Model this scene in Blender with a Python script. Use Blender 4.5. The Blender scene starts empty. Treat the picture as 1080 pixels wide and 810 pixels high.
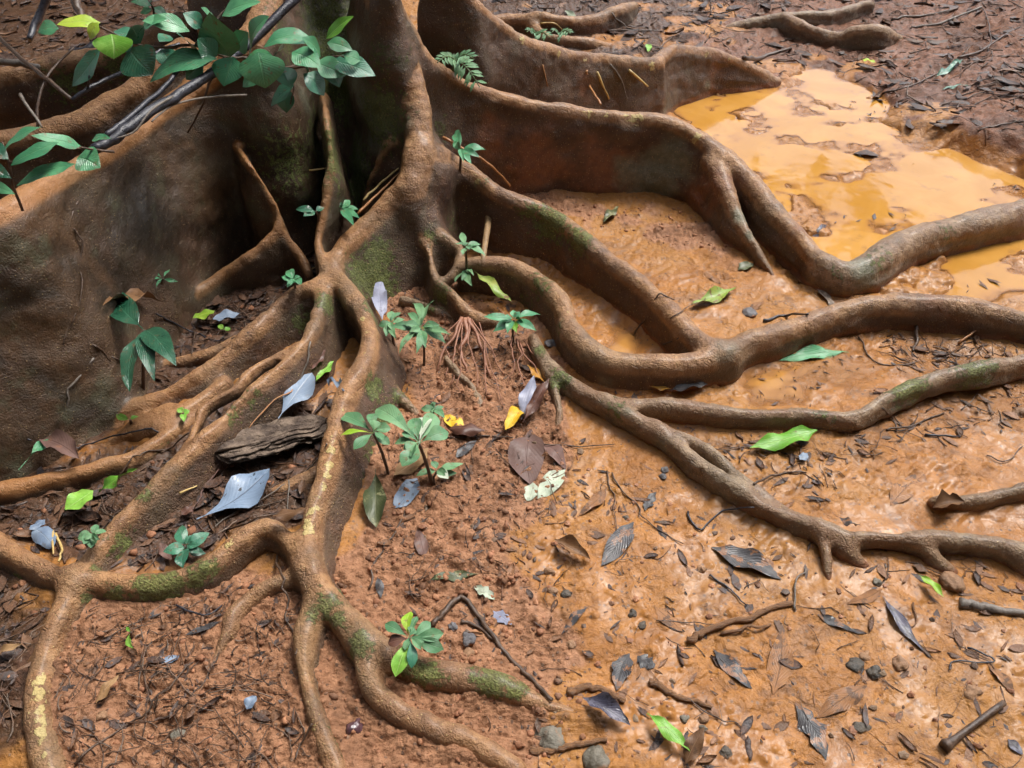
import bpy, math, random
import numpy as np
from mathutils import Vector
random.seed(7); rng = np.random.default_rng(11)
SC = bpy.context.scene; COL = SC.collection
PI = math.pi
# ------------------------------------------------------------------ camera
PITCH = math.radians(42.0); CAMZ = 1.5; FPX = 840.0
cp, sp = math.cos(PITCH), math.sin(PITCH)
def ray(px, py):
    u = (px-540.0)/FPX; v = (405.0-py)/FPX
    return np.array([u, cp+v*sp, -sp+v*cp])
def at_z(px, py, z=0.0):
    d = ray(px, py); t = (z-CAMZ)/d[2]
    return np.array([d[0]*t, d[1]*t, z])
def at_y(px, py, y):
    d = ray(px, py); t = y/d[1]
    return np.array([d[0]*t, y, CAMZ+d[2]*t])
def depth(p): return p[1]*cp + (CAMZ-p[2])*sp
def mpp(p): return depth(p)/FPX          # metres per photo pixel at a point
cam = bpy.data.objects.new('camera', bpy.data.cameras.new('camera')); COL.objects.link(cam)
cam.location = (0, 0, CAMZ); cam.rotation_euler = (math.radians(90)-PITCH, 0, 0)
cam.data.sensor_width = 36; cam.data.lens = 28.0; cam.data.clip_start = .02; cam.data.clip_end = 500
SC.camera = cam
# ------------------------------------------------------------------ noise
_lat = np.random.default_rng(3).random((48,48,48)).astype(np.float32)
def vnoise(x, y, z=0.0, s=0):
    x = np.asarray(x, np.float32)+s*7.31; y = np.asarray(y, np.float32)+s*3.17; z = np.asarray(z, np.float32)+s*5.77+np.zeros_like(x)
    xi = np.floor(x).astype(np.int32); yi = np.floor(y).astype(np.int32); zi = np.floor(z).astype(np.int32)
    fx, fy, fz = x-xi, y-yi, z-zi
    fx = fx*fx*(3-2*fx); fy = fy*fy*(3-2*fy); fz = fz*fz*(3-2*fz)
    a, b, c = xi%48, yi%48, zi%48; a1, b1, c1 = (a+1)%48, (b+1)%48, (c+1)%48
    L = _lat
    v00 = L[a,b,c]*(1-fx)+L[a1,b,c]*fx; v10 = L[a,b1,c]*(1-fx)+L[a1,b1,c]*fx
    v01 = L[a,b,c1]*(1-fx)+L[a1,b,c1]*fx; v11 = L[a,b1,c1]*(1-fx)+L[a1,b1,c1]*fx
    return ((v00*(1-fy)+v10*fy)*(1-fz)+(v01*(1-fy)+v11*fy)*fz)*2-1
def fbm(x, y, z=0.0, s=0, o=3):
    r = 0; a = 1; f = 1
    for i in range(o):
        r = r+a*vnoise(np.asarray(x)*f, np.asarray(y)*f, np.asarray(z)*f, s+i); a *= .5; f *= 2.03
    return r
def sstep(a, b, x):
    t = np.clip((x-a)/(b-a), 0, 1); return t*t*(3-2*t)
def cells(x, y, size, s=0, keep=1.0, rmin=.3, rmax=.5):
    """height of round lumps scattered one per jittered cell"""
    r = np.random.default_rng(100+s); N = 64
    jx = r.random((N,N)); jy = r.random((N,N)); rad = rmin+(rmax-rmin)*r.random((N,N)); on = r.random((N,N)) < keep
    asp = .7+.6*r.random((N,N))
    X = x/size; Y = y/size; ix = np.floor(X).astype(int); iy = np.floor(Y).astype(int)
    h = np.zeros_like(x)
    for dx in (-1,0,1):
        for dy in (-1,0,1):
            a = (ix+dx)%N; b = (iy+dy)%N
            ex = X-(ix+dx+.15+.7*jx[a,b]); ey = (Y-(iy+dy+.15+.7*jy[a,b]))*asp[a,b]
            q = np.clip(1-(ex*ex+ey*ey)/rad[a,b]**2, 0, None)
            h = np.maximum(h, np.where(on[a,b], np.sqrt(q)*rad[a,b], 0))
    return h*size
def poly_sd(x, y, P):
    """signed distance to polygon (negative inside)"""
    x = np.asarray(x, float); y = np.asarray(y, float)
    d = np.full(x.shape, 1e9); ins = np.zeros(x.shape, bool); n = len(P)
    for i in range(n):
        ax, ay = P[i]; bx, by = P[(i+1) % n]
        ex, ey = bx-ax, by-ay; wx, wy = x-ax, y-ay
        t = np.clip((wx*ex+wy*ey)/(ex*ex+ey*ey+1e-12), 0, 1)
        d = np.minimum(d, (wx-ex*t)**2+(wy-ey*t)**2)
        c = ((ay > y) != (by > y)) & (x < (bx-ax)*(y-ay)/(by-ay+1e-12)+ax)
        ins ^= c
    d = np.sqrt(d); return np.where(ins, -d, d)
def gp(pts, z=0.0): return [tuple(at_z(a, b, z)[:2]) for a, b in pts]
# ------------------------------------------------------------------ object helpers
def link(o, parent=None):
    COL.objects.link(o)
    if parent is not None: o.parent = parent
    return o
GROUPS = {'leaf': 'fallen leaves on the ground', 'seedling': 'seedlings between the roots', 'twig': 'loose twigs on the ground', 'stone': 'stones in the clay', 'straw': 'straws stuck on the roots', 'root': 'separate roots on the ground', 'branch': 'fallen branches', 'sapling': 'leafy saplings', 'fern': 'small ferns'}
def tag(o, label=None, cat=None, group=None, kind=None):
    if cat in GROUPS and not kind: group = GROUPS[cat]
    if label: o['label'] = label
    if cat: o['category'] = cat
    if group: o['group'] = group
    if kind: o['kind'] = kind
    return o
def mk(name, V, F, mats, parent=None, org=None, smooth=True, uv=None, cols=None, mi=None):
    """one mesh object; V in world space, origin at org (or the parent's place)"""
    V = np.asarray(V, float)
    if parent is not None:
        o0 = np.array(parent.location)+(np.array(parent.parent.location) if parent.parent else 0); loc = (0,0,0)
    else:
        o0 = np.array(org) if org is not None else np.array([V[:,0].mean(), V[:,1].mean(), V[:,2].min()]); loc = tuple(o0)
    me = bpy.data.meshes.new(name); me.from_pydata((V-o0).tolist(), [], [tuple(int(i) for i in f) for f in F])
    for m in (mats if isinstance(mats, (list, tuple)) else [mats]): me.materials.append(m)
    if smooth: me.polygons.foreach_set('use_smooth', [True]*len(me.polygons))
    if mi is not None: me.polygons.foreach_set('material_index', mi)
    if uv is not None:
        l = me.uv_layers.new(name='UVMap'); idx = np.empty(len(me.loops), int); me.loops.foreach_get('vertex_index', idx)
        l.data.foreach_set('uv', np.asarray(uv, float)[idx].ravel())
    if cols:
        for k, a in cols.items():
            at = me.attributes.new(k, 'FLOAT_COLOR' if np.ndim(a) == 2 else 'FLOAT', 'POINT')
            at.data.foreach_set('color' if np.ndim(a) == 2 else 'value', np.asarray(a, np.float32).ravel())
    me.update()
    o = bpy.data.objects.new(name, me); o.location = loc
    return link(o, parent)
def empty(name, loc):
    o = bpy.data.objects.new(name, None); o.empty_display_size = .05; o.location = tuple(float(v) for v in loc); return link(o)
def spline(P, n=8):
    """Catmull-Rom through rows of P"""
    P = np.asarray(P, float)
    if len(P) < 3: 
        t = np.linspace(0, 1, n+1)[:,None]; return P[0]*(1-t)+P[-1]*t
    Q = np.vstack([2*P[0]-P[1], P, 2*P[-1]-P[-2]]); out = []
    for i in range(1, len(Q)-2):
        a, b, c, d = Q[i-1:i+3]
        for t in np.arange(n)/n:
            out.append(.5*((2*b)+(c-a)*t+(2*a-5*b+4*c-d)*t*t+(3*b-a-3*c+d)*t**3))
    out.append(Q[-2]); return np.array(out)
def tube_data(P, R, n=7, rough=.12, seed=0):
    P = np.asarray(P, float); R = np.asarray(R, float); V = []; F = []
    T = np.gradient(P, axis=0); T /= np.linalg.norm(T, axis=1)[:,None]+1e-9
    up = np.array([.13,.21,.97]); r = np.random.default_rng(seed)
    for i in range(len(P)):
        a = np.cross(T[i], up); a /= np.linalg.norm(a)+1e-9; b = np.cross(a, T[i])
        for k in range(n):
            th = 2*PI*k/n; q = R[i]*(1+rough*(r.random()*2-1))
            V.append(P[i]+(a*math.cos(th)+b*math.sin(th))*q)
    for i in range(len(P)-1):
        for k in range(n):
            F.append((i*n+k, i*n+(k+1) % n, (i+1)*n+(k+1) % n, (i+1)*n+k))
    F.append(tuple(range(n))[::-1]); F.append(tuple((len(P)-1)*n+k for k in range(n)))
    return V, F
# ------------------------------------------------------------------ materials
class NT:
    def __init__(s, name):
        s.m = bpy.data.materials.new(name); s.m.use_nodes = True; s.t = s.m.node_tree; s.N = s.t.nodes; s.L = s.t.links
        s.b = s.N['Principled BSDF']
    def n(s, t, **k):
        x = s.N.new(t)
        for a, v in k.items(): setattr(x, a, v)
        return x
    def put(s, sock, v):
        if hasattr(v, 'is_linked') or isinstance(v, bpy.types.NodeSocket): s.L.new(v, sock)
        elif isinstance(v, tuple) and len(v) == 3 and sock.type == 'RGBA': sock.default_value = (*v, 1)
        else: sock.default_value = v
    def pos(s):
        return s.n('ShaderNodeNewGeometry').outputs['Position']
    def obj(s): return s.n('ShaderNodeTexCoord').outputs['Object']
    def noise(s, scale, detail=4, rough=.55, vec=None, dist=0, out='Fac'):
        x = s.n('ShaderNodeTexNoise'); x.inputs['Scale'].default_value = scale; x.inputs['Detail'].default_value = detail
        x.inputs['Roughness'].default_value = rough; x.inputs['Distortion'].default_value = dist
        s.L.new(vec if vec is not None else s.pos(), x.inputs['Vector']); return x.outputs[out]
    def vor(s, scale, vec=None, feature='F1', out='Distance', rnd=1):
        x = s.n('ShaderNodeTexVoronoi', feature=feature); x.inputs['Scale'].default_value = scale; x.inputs['Randomness'].default_value = rnd
        s.L.new(vec if vec is not None else s.pos(), x.inputs['Vector']); return x.outputs[out]
    def ramp(s, f, a, b, lo=0.0, hi=1.0):
        x = s.n('ShaderNodeMapRange', interpolation_type='SMOOTHSTEP'); x.inputs[1].default_value = a; x.inputs[2].default_value = b
        x.inputs[3].default_value = lo; x.inputs[4].default_value = hi; s.put(x.inputs[0], f); return x.outputs[0]
    def mix(s, f, a, b, mode='MIX'):
        x = s.n('ShaderNodeMix', data_type='RGBA', blend_type=mode); s.put(x.inputs[0], f); s.put(x.inputs[6], a); s.put(x.inputs[7], b); return x.outputs[2]
    def math(s, op, a, b=0.0, clamp=False):
        x = s.n('ShaderNodeMath', operation=op, use_clamp=clamp); s.put(x.inputs[0], a); s.put(x.inputs[1], b); return x.outputs[0]
    def attr(s, name, out='Fac'): return s.n('ShaderNodeAttribute', attribute_name=name).outputs[out]
    def bump(s, h, strength=.4, dist=.01, normal=None):
        x = s.n('ShaderNodeBump'); s.put(x.inputs['Strength'], strength); x.inputs['Distance'].default_value = dist
        s.put(x.inputs['Height'], h)
        if normal is not None: s.L.new(normal, x.inputs['Normal'])
        return x.outputs[0]
    def mapping(s, vec, scale):
        x = s.n('ShaderNodeMapping'); x.inputs['Scale'].default_value = scale; s.L.new(vec, x.inputs['Vector']); return x.outputs[0]
    def done(s, col=None, rough=None, normal=None, spec=None, **k):
        for nm, v in (('Base Color', col), ('Roughness', rough), ('Normal', normal), ('Specular IOR Level', spec)):
            if v is not None: s.put(s.b.inputs[nm], v)
        for a, v in k.items(): s.put(s.b.inputs[a.replace('_', ' ')], v)
        return s.m
def mat_tree():
    s = NT('buttress_bark'); P = s.pos()
    n1 = s.noise(9, 5, .6); n2 = s.noise(45, 4, .6); n3 = s.noise(160, 3, .6)
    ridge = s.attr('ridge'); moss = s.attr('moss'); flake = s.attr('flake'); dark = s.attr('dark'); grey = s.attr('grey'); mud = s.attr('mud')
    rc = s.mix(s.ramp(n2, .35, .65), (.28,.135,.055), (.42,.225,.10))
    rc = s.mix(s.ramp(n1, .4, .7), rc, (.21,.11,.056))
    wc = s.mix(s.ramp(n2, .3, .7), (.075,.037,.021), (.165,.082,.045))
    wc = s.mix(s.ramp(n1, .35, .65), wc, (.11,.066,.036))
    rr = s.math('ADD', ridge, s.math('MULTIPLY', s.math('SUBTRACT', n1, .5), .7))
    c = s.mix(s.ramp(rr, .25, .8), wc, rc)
    c = s.mix(s.math('MULTIPLY', s.ramp(s.noise(5, 5, .65, dist=.8), .52, .66), .5), c, (.075,.042,.026))
    fis = s.ramp(s.vor(26, vec=s.mapping(P, (1.6,1.6,.55)), feature='DISTANCE_TO_EDGE'), .0, .05, 1, 0); fis = s.math('MULTIPLY', fis, s.ramp(s.noise(12, 3, .6), .48, .62)); c = s.mix(s.math('MULTIPLY', fis, .25), c, (.05,.03,.02))
    gc = s.mix(s.ramp(n2, .3, .7), (.15,.105,.065), (.33,.245,.16)); gc = s.mix(s.ramp(n1, .42, .65), gc, (.21,.115,.06)); c = s.mix(s.math('MULTIPLY', grey, .8), c, gc)
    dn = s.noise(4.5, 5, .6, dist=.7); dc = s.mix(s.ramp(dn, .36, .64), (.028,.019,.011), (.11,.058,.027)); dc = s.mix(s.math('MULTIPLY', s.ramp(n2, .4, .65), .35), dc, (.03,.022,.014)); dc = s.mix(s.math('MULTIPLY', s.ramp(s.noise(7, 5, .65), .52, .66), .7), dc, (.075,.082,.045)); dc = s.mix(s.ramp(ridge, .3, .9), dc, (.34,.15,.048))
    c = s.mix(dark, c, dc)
    mm = s.ramp(s.math('ADD', mud, s.math('MULTIPLY', s.math('SUBTRACT', n1, .5), 1.1)), .4, .75)
    c = s.mix(mm, c, s.mix(s.ramp(n2, .3, .7), (.20,.085,.045), (.29,.125,.06)))
    lich = s.attr('lich'); lm = s.ramp(s.math('ADD', lich, s.math('MULTIPLY', s.math('SUBTRACT', n1, .5), 1.2)), .3, .8); c = s.mix(s.math('MULTIPLY', lm, .8), c, s.mix(s.ramp(n2, .35, .65), (.17,.18,.12), (.25,.26,.19)))
    ms = s.ramp(s.math('ADD', s.math('MULTIPLY', moss, .95), s.math('MULTIPLY', s.math('SUBTRACT', s.noise(60, 6, .75), .5), 2.6)), .40, .62)
    mcol = s.mix(s.ramp(n3, .3, .7), (.075,.085,.022), (.19,.23,.06)); c = s.mix(s.math('MULTIPLY', ms, .85), c, mcol)
    # lenticels: sparse pale specks
    v = s.n('ShaderNodeTexVoronoi'); v.inputs['Scale'].default_value = 120; s.L.new(P, v.inputs['Vector'])
    sepc = s.n('ShaderNodeSeparateColor'); s.L.new(v.outputs['Color'], sepc.inputs[0])
    sp_ = s.math('MULTIPLY', s.ramp(v.outputs['Distance'], .15, .22, 1, 0), s.ramp(sepc.outputs[0], .52, .58))
    c = s.mix(s.math('MULTIPLY', sp_, s.math('SUBTRACT', .8, s.math('MULTIPLY', dark, .55))), c, (.52,.36,.16))
    fl = s.ramp(s.math('ADD', s.math('MULTIPLY', flake, .8), s.math('MULTIPLY', s.math('SUBTRACT', s.noise(55, 3, .6), .5), 1.6)), .46, .60)
    c = s.mix(s.math('MULTIPLY', fl, .9), c, s.mix(n2, (.46,.33,.11), (.62,.50,.22)))
    h = s.math('ADD', s.math('MULTIPLY', n3, .5), s.math('MULTIPLY', s.noise(70, 5, .65), .9))
    h = s.math('ADD', h, s.math('MULTIPLY', sp_, .35)); h = s.math('SUBTRACT', h, s.math('MULTIPLY', fis, .25)); h = s.math('ADD', h, s.math('MULTIPLY', s.noise(22, 3, .6), .8)); h = s.math('ADD', h, s.math('MULTIPLY', ms, s.math('ADD', .5, s.math('MULTIPLY', n3, .9)))); h = s.math('ADD', h, s.math('MULTIPLY', fl, .25))
    w = s.noise(1, 3, .6, vec=s.mapping(P, (14, 14, 40)), dist=.6); h = s.math('ADD', h, s.math('MULTIPLY', s.math('MULTIPLY', w, .5), s.math('SUBTRACT', 1.0, ridge)))
    c = s.mix(s.math('MULTIPLY', s.ramp(s.noise(3.2, 5, .65), .50, .64), .45), c, s.mix(.6, c, (.13,.12,.075)))
    s.b.inputs['Coat Weight'].default_value = .22; s.b.inputs['Coat Roughness'].default_value = .33
    rough = s.math('ADD', s.math('SUBTRACT', s.ramp(n2, .3, .7, .44, .64), s.math('MULTIPLY', grey, .10)), s.math('MULTIPLY', ms, .25))
    return s.done(c, rough, s.bump(s.math('ADD', h, s.math('MULTIPLY', s.noise(240, 2, .6), s.math('SUBTRACT', 1.0, s.math('MULTIPLY', ridge, .6)))), s.math('SUBTRACT', .72, s.math('MULTIPLY', dark, .3)), .012), .36)
def mat_ground():
    s = NT('clay_ground'); P = s.pos()
    z = s.attr('zones', 'Color'); sc = s.n('ShaderNodeSeparateColor'); s.L.new(z, sc.inputs[0]); crumb, lit, bank = sc.outputs
    wet = s.attr('wet')
    n0 = s.noise(2.2, 4, .55); n1 = s.noise(11, 5, .6); n2 = s.noise(48, 5, .65); n3 = s.noise(190, 3, .6)
    mud = s.mix(s.ramp(n1, .32, .68), (.28,.115,.030), (.41,.178,.046)); mud = s.mix(s.ramp(n0, .42, .62), mud, (.36,.165,.045)); mud = s.mix(s.math('MULTIPLY', s.ramp(n2, .50, .72), .7), mud, (.18,.08,.034)); mud = s.mix(s.math('MULTIPLY', s.ramp(s.noise(6, 5, .65, dist=1.5), .54, .64), .55), mud, (.20,.105,.055))
    cr = s.mix(s.ramp(n2, .3, .7), (.23,.109,.056), (.44,.225,.122)); cr = s.mix(s.ramp(n1, .5, .7), cr, (.33,.162,.086)); cr = s.mix(s.math('MULTIPLY', s.ramp(s.noise(5, 5, .6), .5, .68), .5), cr, (.17,.085,.048))
    li = s.mix(s.ramp(n2, .35, .65), (.028,.018,.013), (.085,.042,.026)); 
    bk = s.mix(s.ramp(n2, .3, .7), (.13,.058,.032), (.27,.122,.066)); bk = s.mix(s.math('MULTIPLY', s.ramp(s.noise(3.5, 5, .65), .45, .62), .6), bk, (.10,.05,.032))
    nz = s.math('MULTIPLY', s.math('SUBTRACT', n1, .5), .9)
    c = s.mix(s.ramp(s.math('ADD', crumb, nz), .35, .65), mud, cr)
    c = s.mix(s.ramp(s.math('ADD', bank, nz), .35, .65), c, bk)
    c = s.mix(s.math('MULTIPLY', s.ramp(s.math('ADD', lit, nz), .3, .75), .9), c, li)
    # small dark grit and pale chips
    v = s.n('ShaderNodeTexVoronoi'); v.inputs['Scale'].default_value = 95; s.L.new(P, v.inputs['Vector'])
    q = s.n('ShaderNodeSeparateColor'); s.L.new(v.outputs['Color'], q.inputs[0])
    grit = s.math('MULTIPLY', s.ramp(v.outputs['Distance'], .28, .38, 1, 0), s.ramp(q.outputs[0], .82, .86))
    c = s.mix(s.math('MULTIPLY', grit, .7), c, s.mix(q.outputs[1], (.05,.035,.03), (.30,.2,.14)))
    n4 = s.noise(95, 4, .7, dist=.8)
    h = s.math('ADD', s.math('MULTIPLY', n2, 1.0), s.math('MULTIPLY', n3, .5)); h = s.math('ADD', h, s.math('MULTIPLY', grit, .4)); h = s.math('ADD', h, s.math('MULTIPLY', n4, .8))
    rough = s.math('SUBTRACT', s.ramp(n1, .3, .75, .52, .36), s.math('MULTIPLY', wet, s.ramp(n2, .35, .6, .12, .0)))
    rough = s.math('ADD', rough, s.math('MULTIPLY', crumb, .2)); rough = s.math('ADD', rough, s.math('MULTIPLY', bank, .1))
    h2 = s.math('ADD', s.math('MULTIPLY', s.noise(30, 4, .5, dist=.6), 1.6), s.math('MULTIPLY', n4, .35)); hh = s.n('ShaderNodeMix', data_type='FLOAT'); s.put(hh.inputs[0], wet); s.put(hh.inputs[2], h); s.put(hh.inputs[3], h2); pt = s.ramp(s.noise(4.5, 4, .6, dist=.8), .42, .58); film = s.math('MULTIPLY', wet, pt); nb = s.bump(hh.outputs[0], s.math('SUBTRACT', .85, s.math('MULTIPLY', film, .62)), .012)
    s.put(s.b.inputs['Coat Weight'], s.math('MULTIPLY', wet, s.math('ADD', .08, s.math('MULTIPLY', pt, .10)))); s.b.inputs['Coat Roughness'].default_value = .15; s.b.inputs['Coat IOR'].default_value = 1.4
    s.L.new(s.bump(s.math('ADD', s.math('MULTIPLY', s.noise(120, 2, .5, dist=.5), .75), s.math('MULTIPLY', s.noise(45, 2, .5, dist=1.0), .8)), s.math('SUBTRACT', .5, s.math('MULTIPLY', film, .3)), .009), s.b.inputs['Coat Normal'])
    return s.done(c, rough, nb, s.math('ADD', s.math('MULTIPLY', wet, .12), .15))
def mat_water(name='muddy_water', c1=(.42,.20,.036), c2=(.50,.255,.058)):
    s = NT(name); n = s.noise(3, 4, .6, dist=1.0); n2 = s.noise(14, 4, .6); dp = s.attr('depth')
    c = s.mix(s.ramp(n, .35, .65), c1, c2); c = s.mix(s.ramp(n2, .58, .75), c, (.36,.175,.05)); c = s.mix(s.ramp(dp, .0, .028, .95, .0), c, (.33,.145,.05))
    s.put(s.b.inputs['Alpha'], s.ramp(s.math('ADD', dp, s.math('MULTIPLY', s.math('SUBTRACT', n2, .5), .006)), -.003, .016, .05, 1.0))
    return s.done(c, s.ramp(n2, .3, .8, .04, .12), s.bump(s.noise(9, 2, .5), .06, .02), .5, IOR=1.33)
def mat_leaf(name, c1, c2, vein, rough=.3, spec=.5, blotch=None, amount=.0, lo=.56, coat=0.0):
    s = NT(name); uvn = s.n('ShaderNodeTexCoord').outputs['UV']; sx = s.n('ShaderNodeSeparateXYZ'); s.L.new(uvn, sx.inputs[0])
    u = s.math('ABSOLUTE', s.math('SUBTRACT', sx.outputs[0], .5)); v = sx.outputs[1]
    mid = s.ramp(u, .012, .035, 1, 0)
    side = s.math('SINE', s.math('MULTIPLY', s.math('SUBTRACT', v, s.math('MULTIPLY', u, .7)), 38.0))
    sv = s.math('MULTIPLY', s.ramp(side, .75, 1.0), .22)
    ve = s.math('MAXIMUM', mid, sv)
    inf = s.n('ShaderNodeObjectInfo').outputs['Random']
    n = s.noise(26, 4, .6); n2 = s.noise(90, 3, .6)
    c = s.mix(s.ramp(s.math('ADD', n, s.math('MULTIPLY', s.math('SUBTRACT', inf, .5), .35)), .35, .65), c1, c2)
    c = s.mix(s.math('MULTIPLY', ve, .6), c, vein)
    if blotch: c = s.mix(s.math('MULTIPLY', s.ramp(s.noise(38, 4, .65), lo, lo+.06), amount), c, blotch)
    if blotch is None: c = s.mix(s.math('MULTIPLY', s.ramp(s.noise(55, 5, .7), .58, .66), .7), c, (.17,.10,.045))
    c = s.mix(s.math('MULTIPLY', s.ramp(s.noise(11, 3, .6), .45, .7), .3), c, c1)
    h = s.math('SUBTRACT', s.math('MULTIPLY', s.math('ABSOLUTE', side), .07), s.math('MULTIPLY', mid, .5)); h = s.math('ADD', h, s.math('MULTIPLY', n2, .3))
    s.done(c, s.ramp(n, .3, .7, rough*.95, rough*1.6), s.bump(h, .5, .005), spec*.7)
    if coat: s.b.inputs['Coat Weight'].default_value = coat; s.b.inputs['Coat Roughness'].default_value = .2; s.L.new(s.bump(s.math('ADD', s.math('ABSOLUTE', side), s.math('MULTIPLY', s.noise(30, 2, .5), 3)), .5, .006), s.b.inputs['Coat Normal'])
    return s.m
def mat_simple(name, a, b, scale=40, rough=.5, bump=.5, spec=.5, stretch=None, dist=.006):
    s = NT(name); vec = s.obj()
    if stretch: vec = s.mapping(vec, stretch)
    n = s.noise(scale, 5, .6, vec=vec); c = s.mix(s.ramp(n, .33, .67), a, b)
    return s.done(c, s.ramp(n, .3, .7, rough*.8, rough*1.2), s.bump(s.noise(scale*2.2, 4, .65, vec=vec), bump, dist), spec)
def mat_litter(name, rough=.42):
    s = NT(name); c = s.attr('tint', 'Color'); n = s.noise(70, 4, .6)
    c = s.mix(s.ramp(n, .35, .7), c, s.mix(.55, c, (.16,.075,.04)))
    return s.done(c, s.ramp(n, .3, .7, rough*.8, rough*1.3), s.bump(s.noise(150, 3, .6), .6, .005), .28)
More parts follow.
